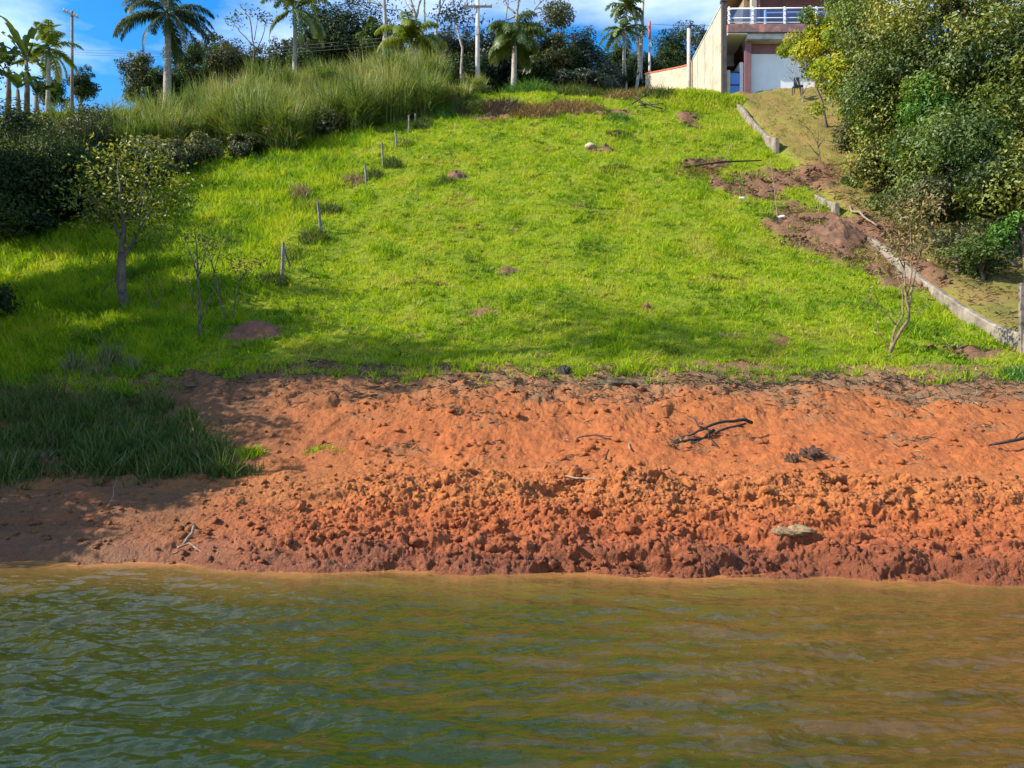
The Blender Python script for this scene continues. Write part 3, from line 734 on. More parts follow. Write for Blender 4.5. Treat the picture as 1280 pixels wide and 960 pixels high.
# grass and brush heaped along the crest, weeds
def patch(name, label, cat, px, py, rx, ry, n, h, mat, wd=.03, lean=(.3, 1.0), Y=None, kind=None, group=None):
    c = at(px, py) if Y is None else Vector(((px - CX) / F * Y, Y, 0))
    a = R.uniform(0, 2 * np.pi, n); q = np.sqrt(R.random(n))
    x = c.x + rx * q * np.cos(a); y = c.y + ry * q * np.sin(a)
    hh = h * R.uniform(.4, 1.15, n) * (1 - .5 * q ** 2)
    c.z = gz(c.x, c.y)
    o = blades(name, np.stack([x, y, H(x, y) - .03], -1), hh, wd * R.uniform(.6, 1.4, n), R.uniform(*lean, n), mat, None, 3)
    me = o.data; V = np.zeros(len(me.vertices) * 3, np.float32); me.vertices.foreach_get('co', V)
    V = V.reshape(-1, 3) - np.array(c, np.float32); me.vertices.foreach_set('co', V.ravel()); o.location = c
    return tag(o, label, cat, group, kind)
patch('grass_tuft', 'bright green tuft of long grass by the foot of the concrete utility pole', 'grass tuft', 565, 128, 1.8, 1.0, 900, .9, G['bright'], .05)
patch('grass_tuft', 'tall bright green grass tuft below the pale trunked palm', 'grass tuft', 660, 112, 2.0, 1.0, 1500, 1.5, G['bright'], .05, Y=54)
patch('grass_tuft', 'wide greyish green grass tuft on the crest between palm and low wall', 'grass tuft', 725, 118, 2.0, 1.2, 1500, 1.2, G['shore'], .05, Y=52.5)
patch('grass_tuft', 'low green grass tuft on the crest just left of the low wall', 'grass tuft', 765, 112, 1.3, .8, 700, .8, G['shore'], .05, Y=53)
patch('dry_grass_heap', 'straw coloured heap of dead grass below the green tuft on the crest', 'dead grass heap', 668, 142, 1.6, 1.0, 1600, .85, G['straw'], .05, (.6, 1.6))
patch('dry_grass_heap', 'brown heap of cut brush right of the concrete pole foot', 'dead grass heap', 628, 138, 1.5, 1.0, 1400, .95, G['twig'], .05, (.6, 1.6))
patch('dry_grass_heap', 'flat pale tan patch of dead grass at the crest edge', 'dead grass heap', 612, 151, 1.4, .6, 900, .25, G['straw'], .05, (.8, 1.8))
patch('dry_grass_heap', 'brown dead grass heap under the greyish tuft on the crest', 'dead grass heap', 718, 138, 1.9, 1.0, 1500, .8, G['straw'], .05, (.6, 1.6))
patch('dry_grass_heap', 'tan dead grass strip leading up to the end of the low wall', 'dead grass heap', 788, 122, 1.9, 1.2, 1400, .75, G['straw'], .05, (.6, 1.6))
patch('grass_tuft', 'shaggy green grass tuft just right of the topmost fence posts', 'grass tuft', 548, 145, 1.2, .8, 1000, .8, G['bright'], .045)
patch('grass_tuft', 'dark green grass tuft between the concrete pole and the dead grass heaps', 'grass tuft', 590, 138, 1.3, .8, 1000, .8, G['shore'], .045)
patch('dry_grass_heap', 'greyish brown brush heap left of the concrete pole foot', 'dead grass heap', 566, 143, 1.0, .7, 800, .6, G['twig'], .045, (.6, 1.6))
patch('grass_tuft', 'tall tuft at the crest in front of the low wall end', 'grass tuft', 822, 117, 1.3, .9, 900, .7, G['shore'], .04)
patch('grass_tuft', 'yellowish tuft leaning over the upper end of the short broken curb', 'grass tuft', 915, 128, .8, .7, 700, .6, G['lawn'], .04)
patch('dry_grass_heap', 'dead stalks piled beside the long bamboo pole', 'dead grass heap', 868, 214, 1.2, .8, 900, .35, G['straw'], .035, (.7, 1.8))
patch('dry_grass_heap', 'pale dead stalks strewn below the dirt mound near the curb', 'dead grass heap', 1072, 322, 1.2, 1.1, 900, .3, G['straw'], .03, (.8, 2.0))
patch('grass_tuft', 'lush dark green grass mound at the foot of the cream wall', 'grass tuft', 868, 128, 2.0, 1.6, 2200, .55, G['lawn'], .04)
patch('grass_tuft', 'green grass clump between the brush and the tan earth at the crest', 'grass tuft', 772, 150, .9, .6, 600, .5, G['bright'], .04)
patch('grass_tuft', 'silvery seed grass tuft beside the second lowest fence post', 'grass tuft', 376, 245, .5, .5, 500, .7, G['straw'], .03, (.2, .7))
patch('grass_tuft', 'dark green tuft on the right side of the second lowest fence post', 'grass tuft', 412, 266, .5, .5, 500, .6, G['shore'], .03)
patch('grass_tuft', 'sunlit yellowish grass tuft at the tip of the shaded shore grass', 'grass tuft', 312, 568, .3, .25, 260, .26, G['lawn'], .018)
patch('grass_tuft', 'small flat green tuft on orange earth beyond the shore grass tip', 'grass tuft', 350, 583, .4, .15, 320, .16, G['shore'], .015)
patch('grass_tuft', 'low sparse green tuft on the middle of the orange earth', 'grass tuft', 408, 563, .4, .25, 260, .14, G['lawn'], .015)
patch('grass_tuft', 'bright green grass tuft beside the lower end of the curb', 'grass tuft', 1290, 478, .5, .8, 900, .5, G['bright'], .025)
for k, (a, b, lb) in enumerate(((262, 486, 'low green tuft in shade at the left start of the earth edge'), (398, 478, 'flat green tuft on the earth edge below the dark sapling shade'), (520, 470, 'thin green tuft on the earth edge left of the dark stump'), (835, 478, 'yellow green tuft creeping onto the earth right of the brush mat'), (1010, 482, 'yellow green tuft creeping onto the earth below the flat dirt scar'), (1165, 480, 'ragged tuft on the earth edge under the leafless young tree'))):
    patch('grass_tuft', lb, 'grass tuft', a, b, .5, .28, 260, .17, G['lawn'], .015, (.4, 1.4), group='tufts along the edge of the bare earth')
patch('grass_tuft', 'tiny yellow green tuft on the slope next to a dark hole', 'grass tuft', 695, 474, .18, .15, 120, .2, G['lawn'], .015)
patch('grass_tuft', 'dull brownish hump of grass on the upper middle lawn', 'grass tuft', 770, 212, .9, .5, 700, .28, G['shore'], .03)
patch('grass_tuft', 'flat dark brown dead tuft in the middle of the lawn', 'grass tuft', 636, 342, .45, .35, 400, .16, G['twig'], .025)
patch('dry_grass_heap', 'grey brown heap of dug turf above the tan stone', 'dead grass heap', 773, 168, .7, .45, 600, .35, G['twig'], .04, (.5, 1.5))
for k, (a, b, hh, lb) in enumerate(((138, 462, 1.0, 'tall pale weed standing at the shade edge'), (92, 470, .8, 'white flowered weed in the shaded grass by the left'),
                    (120, 475, .6, 'short grey weed between the two taller pale weeds'), (165, 468, .6, 'bushy yellowish weed on the sunny side of the tall pale weed'))):
    patch('weed', lb, 'weed', a, b, .28, .25, 260, hh, G['pale'], .02, (.1, .45), group='pale weeds at the edge of the shade')
for a, b, hh, lb in ((45, 582, .32, 'grey dry weed at the front of the shore grass near the picture edge'), (128, 585, .34, 'grey dry weed at the front middle of the shore grass'), (205, 578, .3, 'grey dry weed near the sunny end of the shore grass')):
    patch('weed', lb, 'weed', a, b, .4, .2, 420, hh, G['straw'], .01, (.3, 1.0), group='grey weeds along the front of the shore grass')

# ------------------------------------------------------------------ fence posts
g_f = 'weathered fence posts up the slope'
def post(px, pb, pt, label, dx=0, r=.055):
    b = at(px, pb); Y = b.y; top = pp(px + dx, pt, Y)
    t = MB().tube([(0, 0, -.2), (top - b) * .5 + Vector((.01, 0, 0)), top - b], [r * 1.05, r, r * .92], 7).build('fence_post', M['postwood'])
    t.location = b; return tag(t, label, 'fence post', g_f)
p0 = post(352, 349, 304, 'lowest grey fence post with a leaning brace', 2, .06)
b = p0.location
q0 = pp(354, 308, b.y); q1 = at(363, 334)
MB().tube(rel(p0, q0, q1), .04, 6).build('brace', M['postwood'], p0)
post(401, 292, 252, 'leaning fence post just uphill of the braced one', -4, .055)
post(458, 230, 205, 'short dark fence post in scrubby grass halfway up', -2)
post(479, 209, 178, 'tall dark fence post halfway up, above the short one', -2)
post(496, 185, 163, 'fence post below the topmost two at the cane grass', -2)
post(511, 166, 144, 'pale fence post touching the dead rail at the cane grass', 0)
post(519, 158, 142, 'thin topmost fence post carrying the end of the dead rail', 0, .05)
a = at(511, 166)
b = MB().tube(wob(pp(519, 142, 47.5), pp(533, 141, 47.5), 3, .03), [.05, .045, .04, .03], 6).build('fallen_rail', M['drygrey']); tag(b, 'grey dead rail lying across the topmost fence posts', 'rail')
b = MB().tube(wob(pp(512, 147, 47), pp(527, 118, 48.5), 4, .03), [.05, .04, .04, .03, .02], 6).build('dead_pole', M['drygrey']); tag(b, 'grey dead stem leaning into the cane grass above the fence', 'dead stem')

# stake and bamboo
s0 = at(972, 283)
st = empty('thin_stake', s0, 'tall thin pale stake with a dark foot at the lawn edge', 'stake')
tp = pp(963, 198, s0.y)
MB().tube([Vector((0, 0, .35)), (tp - s0) * .5 + Vector((.03, 0, 0)), tp - s0], [.022, .018, .012], 6).build('shaft', M['drygrey'], st)
MB().tube([(0, 0, -.1), (0, 0, .36)], [.032, .03], 6).build('foot', M['darkmetal'], st)
a = at(855, 213); b = at(952, 207)
t = MB().tube([a + Vector((0, 0, .15)), a.lerp(b, .5) + Vector((0, 0, .3)), b + Vector((0, 0, .25))], [.05, .045, .03], 7).build('bamboo_pole', M['driftwood']); tag(t, 'long dark bamboo pole lying across the upper lawn', 'pole')
a = at(905, 204); b = at(914, 190)
t = MB().tube(wob(a + Vector((0, 0, .1)), b + Vector((0, 0, .5)), 3, .06), [.03, .025, .02, .012], 5).build('dead_stalk', M['drygrey']); tag(t, 'pale dead stalk standing up beside the bamboo pole', 'stalk')

# ------------------------------------------------------------------ concrete curbs
def curb(name, label, pts, h, wdt=.22, steps=26):
    pts = [Vector(p) for p in pts]
    secs = []
    for i in range(steps + 1):
        f = i / steps * (len(pts) - 1); j = min(int(f), len(pts) - 2); p = pts[j].lerp(pts[j + 1], f - j)
        zg = float(np.mean([gz(p.x - .25, min(max(p.y + q, pts[0].y), pts[-1].y)) for q in (-2.4, -1.6, -.8, 0, .8, 1.6, 2.4)])); j_ = random.uniform(-.008, .008)
        top = zg + h * random.uniform(.92, 1.06)
        secs.append([(p.x - wdt / 2 + j_, p.y, zg - .5), (p.x + wdt / 2 + j_, p.y, zg - .5), (p.x + wdt / 2 + j_, p.y, top - .02), (p.x + wdt / 2 - .03 + j_, p.y, top), (p.x - wdt / 2 + .03 + j_, p.y, top + .01), (p.x - wdt / 2 + j_, p.y, top - .03)])
    b = Vector(secs[0][0])
    o = MB().sweep([[Vector(q) - b for q in r] for r in secs]).build(name, M['curb']); o.location = b
    return tag(o, label, 'curb')
curb('concrete_curb', 'long weathered concrete curb beside the leafless bush at the lower boundary', [(curbx(y_), y_, 0) for y_ in np.linspace(18.8, 29.5, 10)], .30, .18)
curb('concrete_curb', 'short broken concrete curb below the house at the upper boundary', [(curbx(y_) - .1, y_, 0) for y_ in np.linspace(40.0, 49.2, 9)], .40, .2)
curb('concrete_curb', 'small half buried curb piece poking from the red dirt', [(curbx(y_) - .2, y_, 0) for y_ in np.linspace(31.5, 35.5, 5)], .10, .18, 10)
b = at(1277, 440); tp = pp(1277, 354, b.y)
t = MB().box(-.05, .05, -.05, .05, -.2, tp.z - b.z).build('boundary_post', M['curb'], bevel=.008); t.location = b
tag(t, 'grey concrete post standing at the lower end of the long curb', 'post')

# ------------------------------------------------------------------ mounds, stones, wood
def lump(name, label, cat, px, py, rx, ry, rz, mat, seed, amp=.35, sink=.3, lift=0.0, parent=None, c=None):
    c = at(px, py) if c is None else c
    nu, nv = 64, 36; V = []
    for j in range(nv + 1):
        th = math.pi * j / nv
        for i in range(nu):
            ph = 2 * math.pi * i / nu
            V.append((math.sin(th) * math.cos(ph), math.sin(th) * math.sin(ph), math.cos(th)))
    V = np.array(V)
    dsp = 1 + amp * (fbm(V[:, 0] * 1.7 + V[:, 2] * 1.1 + seed, V[:, 1] * 1.7 - V[:, 2] + seed, 3, seed) + .5 * fbm(V[:, 0] * 5 + V[:, 2] * 3, V[:, 1] * 5 - V[:, 2] * 2 + seed, 3, seed + 3) + .12 * fbm(V[:, 0] * 13 + V[:, 2] * 6, V[:, 1] * 13 - V[:, 2] * 5 + seed, 2, seed + 5))
    V = V * np.stack([1 + .4 * (dsp - 1), 1 + .4 * (dsp - 1), dsp], -1) * np.array([rx, ry, rz])
    i = np.arange(nu * (nv + 1)).reshape(nv + 1, nu); k = np.roll(i, -1, 1)
    q = np.stack([i[:-1], i[1:], k[1:], k[:-1]], -1).reshape(-1, 4)
    o = npmesh(name, V, [q], mat, parent)
    if parent is None:
        o.location = (c.x, c.y, c.z + rz * (1 - 2 * sink) * .5 + lift)
        tag(o, label, cat)
    else: o.location = c
    return o
MOUNDS = []
MOUNDS.append(('reddish brown dirt mound in the grass near the bare saplings', 318, 414, 0.85, 0.9, 0.34, 'dirtred', 1.0))
MOUNDS.append(('small dark dirt mound in the grass high in the middle', 570, 222, 0.65, 0.7, 0.5, 'dirtclod', 1.1))
MOUNDS.append(('tiny red clod mound alone on the lower lawn', 809, 388, 0.24, 0.24, 0.28, 'dirtred', 1.0))
MOUNDS.append(('flat reddish dirt scar on the lawn near the leafless bush', 975, 424, 0.34, 0.5, 0.07, 'dirtred', 0.7))
MOUNDS.append(('small brown dirt clod beside the tan stone', 757, 187, 0.5, 0.5, 0.4, 'dirtclod', 1.0))
lump('tan_stone', 'rounded tan stone lying on the upper lawn', 'stone', 738, 184, .3, .25, .18, M['stone'], 17, .2)
MOUNDS.append(('large red brown dirt mound dug beside the curb', 1046, 293, 1.15, 1.4, 0.62, 'dirtclod', 1.1))
lump('pale_rock', 'pale pitted flat rock on the wet clods near the water', 'rock', 990, 683, .24, .13, .055, M['rock'], 27, .6, .2, .165)
lump('stump_clod', 'dark root clod with a shaded hollow on the orange slope', 'root clod', 1012, 572, .17, .15, .11, M['rootclod'], 29, .8)
lump('stump_clod', 'small dark twiggy clod next to the root clod', 'root clod', 990, 578, .1, .1, .1, M['rootclod'], 31, .8)
lump('tree_stump', 'small dark stump at the edge of grass and earth', 'stump', 706, 470, .16, .14, .18, M['driftwood'], 33, .5)
lump('white_scrap', 'small white plastic scrap on the shaded soil', 'scrap', 110, 634, .05, .04, .02, M['rag'], 35, .4)
lump('white_scrap', 'tiny white scrap on the sunny orange earth', 'scrap', 778, 579, .035, .03, .025, M['rag'], 37, .4)
lump('white_scrap', 'pale scrap beside the thin stake foot', 'scrap', 977, 272, .16, .1, .06, M['rag'], 39, .4)
lump('white_scrap', 'white broken scrap in the dug earth below the bamboo pole', 'scrap', 927, 249, .18, .1, .08, M['rag'], 41, .4)
lump('dead_sod', 'grey brown dead brush mat at the upper edge of the bank', 'brush', 768, 482, .5, .35, .1, M['dirtdark'], 43, .6)
def mound(label, px, py, rx, ry, hgt, mat, seed, peak=1.0):
    c = at(px, py); nr, na = 26, 56; V = [(0, 0)]
    for r in range(1, nr + 1):
        for k in range(na):
            a = 2 * math.pi * k / na; V.append((r / nr * math.cos(a), r / nr * math.sin(a)))
    V = np.array(V); rad = np.hypot(V[:, 0], V[:, 1])
    wob_ = 1 + .35 * fbm(V[:, 0] * 1.2 + seed, V[:, 1] * 1.2 + seed, 3, seed)
    x = c.x + V[:, 0] * rx * wob_; y = c.y + V[:, 1] * ry * wob_
    pr = (.5 + .5 * np.cos(np.pi * np.clip(rad, 0, 1))) * .6
    rough = 1 + .55 * fbm(V[:, 0] * 2 + seed, V[:, 1] * 2, 3, seed + 1) + .22 * fbm(x * 6, y * 6, 3, seed + 2)
    z = H(x, y) + .09 * fbm(x * 1.6, y * 1.6, 3, 93) + hgt * pr * rough - .06 * smooth(.8, 1, rad) + .02
    P = np.stack([x, y, z], -1) - np.array(c)
    tri = np.array([[0, 1 + k, 1 + (k + 1) % na] for k in range(na)])
    q = np.array([[1 + r * na + k, 1 + (r + 1) * na + k, 1 + (r + 1) * na + (k + 1) % na, 1 + r * na + (k + 1) % na] for r in range(nr - 1) for k in range(na)])
    o = npmesh('dirt_mound', P, [tri, q], mat); o.location = c
    return tag(o, label, 'dirt mound')
def wood(name, label, cat, mat, runs, base, Y=None, lift=.05):
    b = at(*base); mb = MB()
    for pts, r0, r1 in runs:
        P = []
        for q in pts:
            a = at(q[0], q[1]); up = q[2] if len(q) > 2 else 0
            if up: a = pp(q[0], q[1], at(q[0], q[1] + up).y)     # raised: keep depth of the ground below it
            P.append(a - b + Vector((0, 0, lift)))
        D = []
        for i in range(len(P) - 1):
            D += wob(P[i], P[i + 1], 3, .05)[:-1]
        D.append(P[-1]); n = len(D) - 1
        mb.tube(D, [r0 + (r1 - r0) * i / n for i in range(n + 1)], 6)
    o = mb.build(name, mat, None, True); o.location = b
    return tag(o, label, cat)
for k, (lb, a, b, rx, ry, hh, mt, pk) in enumerate(MOUNDS): mound(lb, a, b, rx, ry, hh, M[mt], 3 + 2 * k, pk)
wood('fallen_branch', 'dark forked dead branch lying on the orange earth', 'branch', M['driftwood'],
     [([(822, 556), (850, 551), (868, 545, 8), (884, 537, 14), (908, 530, 16), (932, 528, 14), (940, 532, 8)], 0.0158, 0.0331), ([(884, 540, 12), (873, 536, 16), (868, 527, 20), (859, 523, 22)], 0.0216, 0.0058), ([(838, 559), (862, 553, 5), (880, 552), (893, 541, 8)], 0.0130, 0.0324),
      ([(880, 552), (888, 551), (897, 563)], 0.0216, 0.0058), ([(893, 545, 6), (910, 538, 10), (932, 533, 9)], 0.0245, 0.0187), ([(862, 545, 10), (858, 541, 14)], 0.0115, 0.0043), ([(845, 556), (856, 549, 4), (868, 547)], 0.0144, 0.0086), ([(876, 551), (866, 556), (856, 559)], 0.0144, 0.0058), ([(872, 535, 16), (878, 530, 20), (880, 525, 24)], 0.0086, 0.0036), ([(886, 540, 12), (886, 553)], 0.0216, 0.0144), ([(848, 552, 2), (843, 558)], 0.0101, 0.0058)], (880, 550))
wood('fallen_branch', 'small dead branch with dark base washed up at the waterline', 'branch', M['drygrey'],
     [([(222, 690), (236, 684, 4), (248, 692, 3), (258, 703)], .014, .012), ([(228, 688), (240, 672, 10), (243, 662, 16)], .02, .02), ([(224, 694), (208, 700)], .01, .006)], (236, 692))
wood('fallen_branch', 'thin dead twig lying along the crumbled lip', 'branch', M['drygrey'], [([(700, 598), (730, 602, 3), (760, 606, 3), (795, 613)], .016, .006)], (740, 604))
wood('fallen_branch', 'short dark branch at the edge of the picture on orange earth', 'branch', M['driftwood'], [([(1236, 560), (1262, 555, 5), (1290, 548, 8)], .02, .035), ([(1262, 556, 4), (1278, 544, 10)], .015, .01)], (1262, 558))
wood('fallen_branch', 'short grey stick beside the white scrap on the earth', 'branch', M['drygrey'], [([(784, 553), (788, 566, 3)], .018, .014)], (786, 562))
wood('fallen_branch', 'tiny dark stick on the orange earth near the thin twig', 'branch', M['driftwood'], [([(757, 578), (761, 566, 3)], .018, .014)], (760, 574))
wood('fallen_branch', 'dark twigs scattered beside the short grey stick', 'branch', M['driftwood'], [([(722, 551), (745, 547, 4), (772, 555, 3)], .012, .012), ([(745, 548), (765, 549, 5)], .01, .006)], (746, 550))
wood('fallen_branch', 'dry pale stem arching over the shaded soil', 'branch', M['drygrey'], [([(136, 640), (142, 622, 10), (145, 600, 20)], .007, .004)], (140, 636))
wood('fallen_branch', 'dark dead limb pile on the crest below the low wall', 'branch', M['driftwood'], [([(780, 122), (800, 132, 4), (828, 140, 4)], .07, .04), ([(790, 134), (808, 122, 8), (815, 116, 14)], .05, .02), ([(800, 136), (830, 133, 6)], .05, .02)], (805, 136), lift=.2)
wood('fallen_branch', 'forked pale limb lying along the dug earth by the curb', 'branch', M['drygrey'], [([(1062, 262), (1080, 275, 4), (1096, 286, 4)], .05, .03)], (1080, 280), lift=.12)

# ------------------------------------------------------------------ house and walls
HX = 13.8
hY = 50.0
def hx(px, Y=hY): return (px - CX) / F * Y
def hz(py, Y=hY): return CZ + (HV - py) / F * Y
house = empty('house', (hx(960), hY, hz(119)), 'two storey house with pink stained balcony and white lower wall', 'house')
def hp(mb, name, mat, parent=house, off=None, **kw):
    o0 = Vector(house.location) if parent is house else Vector(house.location)
    mb.v = [tuple(Vector(v) - o0) for v in mb.v]
    return mb.build(name, mat, parent, **kw)
zF = hz(120)
hp(MB().box(hx(939), hx(1120), hY + .55, hY + .75, zF - 1, hz(62.5)), 'lower_wall', M['white'])
hp(MB().box(hx(940), hx(1120), hY + .45, hY + .75, hz(62.2), hz(51)), 'header_beam', M['purple'])
hp(MB().box(hx(931.5), hx(939.5), hY + .05, hY + .5, zF - 1, hz(50.8)), 'pillar', M['purple'])
hp(MB().box(hx(1022), hx(1029), hY + .05, hY + .5, zF - 1, hz(50.8)), 'pillar', M['purple'])
hp(MB().box(hx(932.5), hx(1120), hY - .25, hY + .9, hz(51), hz(44.2)), 'beam', M['greybeam'])
hp(MB().box(hx(907.5), hx(1120), hY - .4, hY + 9, hz(44), hz(33.2)), 'balcony_slab', M['pink'], bevel=.03)
hp(MB().box(hx(908), hx(932.3), hY - .3, hY + 5, hz(44.5) - .05, hz(44) - .003), 'soffit', M['white'])
hp(MB().box(hx(907), hx(932), hY + 2.6, hY + 2.8, hz(61), hz(44.5) - .053), 'passage_lintel', M['greybeam'])
hp(MB().box(hx(926.8), hx(931.3), hY + .35, hY + 2.5, zF - 1, hz(75)), 'passage_wall', M['white'])
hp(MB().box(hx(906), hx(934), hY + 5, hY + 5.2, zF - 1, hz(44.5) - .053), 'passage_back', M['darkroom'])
gd = hp(MB().box(hx(913.5), hx(926.6), hY + .42, hY + .47, zF - .6, hz(87)), 'passage_gate', M['blueglass'])
for u0, u1 in ((103.5, 102.4), (87.6, 86.2)): hp(MB().box(hx(913.2), hx(926.8), hY + .36, hY + .418, hz(u0), hz(u1)), 'gate_rail', M['darkmetal'], gd)
hp(MB().box(hx(907.2), hx(912.5), hY - .05, hY + .3, zF - 1, hz(88)), 'gate_post', M['cream'])
# upper storey
hp(MB().box(hx(962), hx(1120), hY + 3.0, hY + 3.2, hz(33), hz(-40)), 'upper_wall', M['purple'])
win = hp(MB().box(hx(964), hx(1110), hY + 2.93, hY + 2.995, hz(32), hz(1)), 'window', M['navyglass'])
for q in (964, 992, 1020, 1048, 1076): hp(MB().box(hx(q) - .04, hx(q) + .04, hY + 2.88, hY + 2.927, hz(32), hz(1)), 'window_frame', M['darkmetal'], win)
hp(MB().box(hx(951), hx(957.4), hY + 1.9, hY + 2.3, hz(33), hz(-38)), 'column', M['cream'])
hp(MB().box(hx(957.5), hx(962), hY + 1.95, hY + 2.35, hz(33), hz(-38)), 'column', M['pink'])
hp(MB().prism([(hx(940.5), hz(32.8)), (hx(950.5), hz(32.8)), (hx(955), hz(-30)), (hx(945), hz(-30))], hY + 2.5, hY + 8), 'side_wall', M['roofbrown'])
hp(MB().box(hx(930), hx(1130), hY + .6, hY + 9, hz(-46), hz(-38)), 'roof', M['roofbrown'])
# railing
rail = hp(MB().box(hx(908), hx(1120), hY - .34, hY - .28, hz(31.4), hz(30.6)), 'railing', M['whitemetal'])
m2 = MB()
m2.tube([(hx(908), hY - .31, hz(14)), (hx(1120), hY - .31, hz(12))], .05, 8).tube([(hx(908), hY - .31, hz(25.5)), (hx(1120), hY - .31, hz(24.5))], .028, 6)
hp(m2, 'handrail', M['whitemetal'], rail, smoothed=True)
for q in (909.5, 939, 978.5, 1018, 1058, 1098):
    m3 = MB().box(hx(q) - .05, hx(q) + .05, hY - .36, hY - .26, hz(33), hz(11.5))
    for u in (16, 22, 28): m3.box(hx(q) - .08, hx(q) + .08, hY - .39, hY - .23, hz(u) - .03, hz(u) + .03)
    hp(m3, 'baluster', M['whitemetal'], rail)
for q0_, q1_ in ((911, 937.5), (940.5, 977), (980, 1016.5), (1019.5, 1056.5), (1059.5, 1096.5)):
    hp(MB().box(hx(q0_), hx(q1_), hY - .318, hY - .302, hz(30.3), hz(15)), 'glass_panel', M['railglass'], rail)
r2 = hp(MB().tube([(hx(963), hY + 1.2, hz(4.5)), (hx(1120), hY + 1.2, hz(1.5))], .05, 8).tube([(hx(963), hY + 1.2, hz(22)), (hx(1120), hY + 1.2, hz(20))], .03, 6), 'inner_railing', M['whitemetal'])
for q in (964, 989, 1015, 1042): hp(MB().box(hx(q) - .06, hx(q) + .06, hY + 1.14, hY + 1.26, hz(33), hz(1)), 'baluster', M['whitemetal'], r2)
hp(MB().tube([(hx(918), hY - .1, hz(32)), (hx(911), hY - .1, hz(17))], .06, 6).tube([(hx(911), hY + .3, hz(17)), (hx(918), hY + .3, hz(32))], .05, 6).box(hx(912), hx(919), hY - .1, hY + .3, hz(29), hz(28)), 'balcony_chair', M['darkmetal'])
# tall cream boundary wall running back
bw = empty('boundary_wall', (HX, hY, hz(118)), 'tall cream boundary wall left of the house with dark end pillar', 'wall')
def bwp(mb, name, mat, **kw):
    mb.v = [tuple(Vector(v) - Vector(bw.location)) for v in mb.v]; return mb.build(name, mat, bw, **kw)
bwp(MB().box(HX - .12, HX + .12, hY + .2, 58.6, 19, 27.75), 'wall_face', M['cream'])
bwp(MB().box(HX - .15, HX + .15, hY - .12, hY + .2, 19, 27.9), 'end_pillar', M['coping'])
bwp(MB().box(HX - .2, HX + .2, hY - .18, hY + .26, 27.9, 28.1), 'pillar_cap', M['coping'])
bwp(MB().box(HX - .16, HX + .16, hY + .27, 58.7, 27.752, 27.84), 'coping', M['greybeam'])
mbp = MB()
for yy in (52.2, 54.4, 56.5): mbp.box(HX - .165, HX - .121, yy, yy + .03, 20, 27.7)
bwp(mbp, 'joints', M['greybeam'])
# low wall with red cap
lw = empty('low_wall', (11.6, 62, 25), 'low cream wall with a red clay cap behind the crest', 'wall')
secs, caps = [], []
for i in range(13):
    k = i / 12; p = Vector((13.55 - 2.35 * k ** .8, 58.8 + 5.2 * k, 0)); top = hz(82 + 11 * k ** .7, p.y) ; bt = 22.5
    nrm = Vector((-.9, -.4, 0)).normalized() * .1
    o0 = Vector(lw.location)
    secs.append([Vector((*(p - nrm).xy, bt)) - o0, Vector((*(p + nrm).xy, bt)) - o0, Vector((*(p + nrm).xy, top)) - o0, Vector((*(p - nrm).xy, top)) - o0])
    n2_ = nrm * 1.5
    caps.append([Vector((*(p - n2_).xy, top + .003)) - o0, Vector((*(p + n2_).xy, top + .003)) - o0, Vector((*(p + n2_).xy, top + .1)) - o0, Vector((*(p - n2_).xy, top + .16)) - o0])
MB().sweep(secs).build('wall_face', M['cream'], lw); MB().sweep(caps).build('cap', M['redcap'], lw)
wp = Vector((13.4, 58.2, 24)); t = empty('pipe_post', wp, 'white pipe post with a dark cap where the two cream walls meet', 'post')
tpz = hz(35, 58.2)
MB().tube([(0, 0, -1), (0, 0, tpz - 24)], .14, 10).build('shaft', M['concrete'], t, True)
MB().tube([(0, 0, tpz - 24), (0, 0, tpz - 23.85)], [.2, .19], 10).build('cap', M['coping'], t)
# garden chair on the neighbour lawn
b = at(998, 118); b.z = gz(b.x, b.y)
gc = empty('garden_chair', pp(996, 114.5, 48.6), 'small dark chair in front of the white lower wall', 'chair')
MB().box(-.28, .28, -.03, .03, .42, 1.25).build('backrest', M['darkmetal'], gc, bevel=.03)
MB().box(-.4, .4, -.5, .05, .3, .4).build('seat', M['darkmetal'], gc, bevel=.02)
for sx in (-.36, .36):
    for sy in (-.45, 0): MB().box(sx - .03, sx + .03, sy - .03, sy + .03, -.35, .299).build('leg', M['darkmetal'], gc)
gc.scale = (.72, .72, .72)
wl = MB().box(-2.2, .4, 0, .15, -1.2, 1.0).box(1.0, 3.0, 0, .15, -1.2, .9).build('garden_wall', M['white']); wl.location = pp(612, 103, 72); tag(wl, 'white low garden wall glimpsed between the dark trees', 'wall')

# ------------------------------------------------------------------ utility poles and wires
def pole(px, pb, pt, Y, label, mat, r0, r1, arms, name='utility_pole'):
    x = (px - CX) / F * Y; top = hz(pt, Y); b = Vector((x, Y, gz(x, Y)))
    t = empty(name, b, label, 'utility pole')
    MB().tube([(0, 0, -.4), (0, 0, (top - b.z) / 2), (0, 0, top - b.z)], [r0, (r0 + r1) / 2, r1], 10).build('pole', M[mat], t, True)
    for av, hw, tilt, mt in arms:
        zz = hz(av, Y) - b.z
        MB().sweep([[(-hw, -r1 - .12, zz - tilt), (-hw, -r1 - .02, zz - tilt), (-hw, -r1 - .02, zz + .13 - tilt), (-hw, -r1 - .12, zz + .13 - tilt)], [(hw, -r1 - .12, zz + tilt), (hw, -r1 - .02, zz + tilt), (hw, -r1 - .02, zz + .13 + tilt), (hw, -r1 - .12, zz + .13 + tilt)]]).build('crossarm', M[mt], t)
        for q in (-.9, -.45, .5, .9):
            MB().tube([(q * hw, -r1 - .07, zz + .13 + tilt * q), (q * hw, -r1 - .07, zz + .2 + tilt * q), (q * hw, -r1 - .07, zz + .32 + tilt * q)], [.05, .07, .03], 8).build('insulator', M['greybeam'], t)
    return t
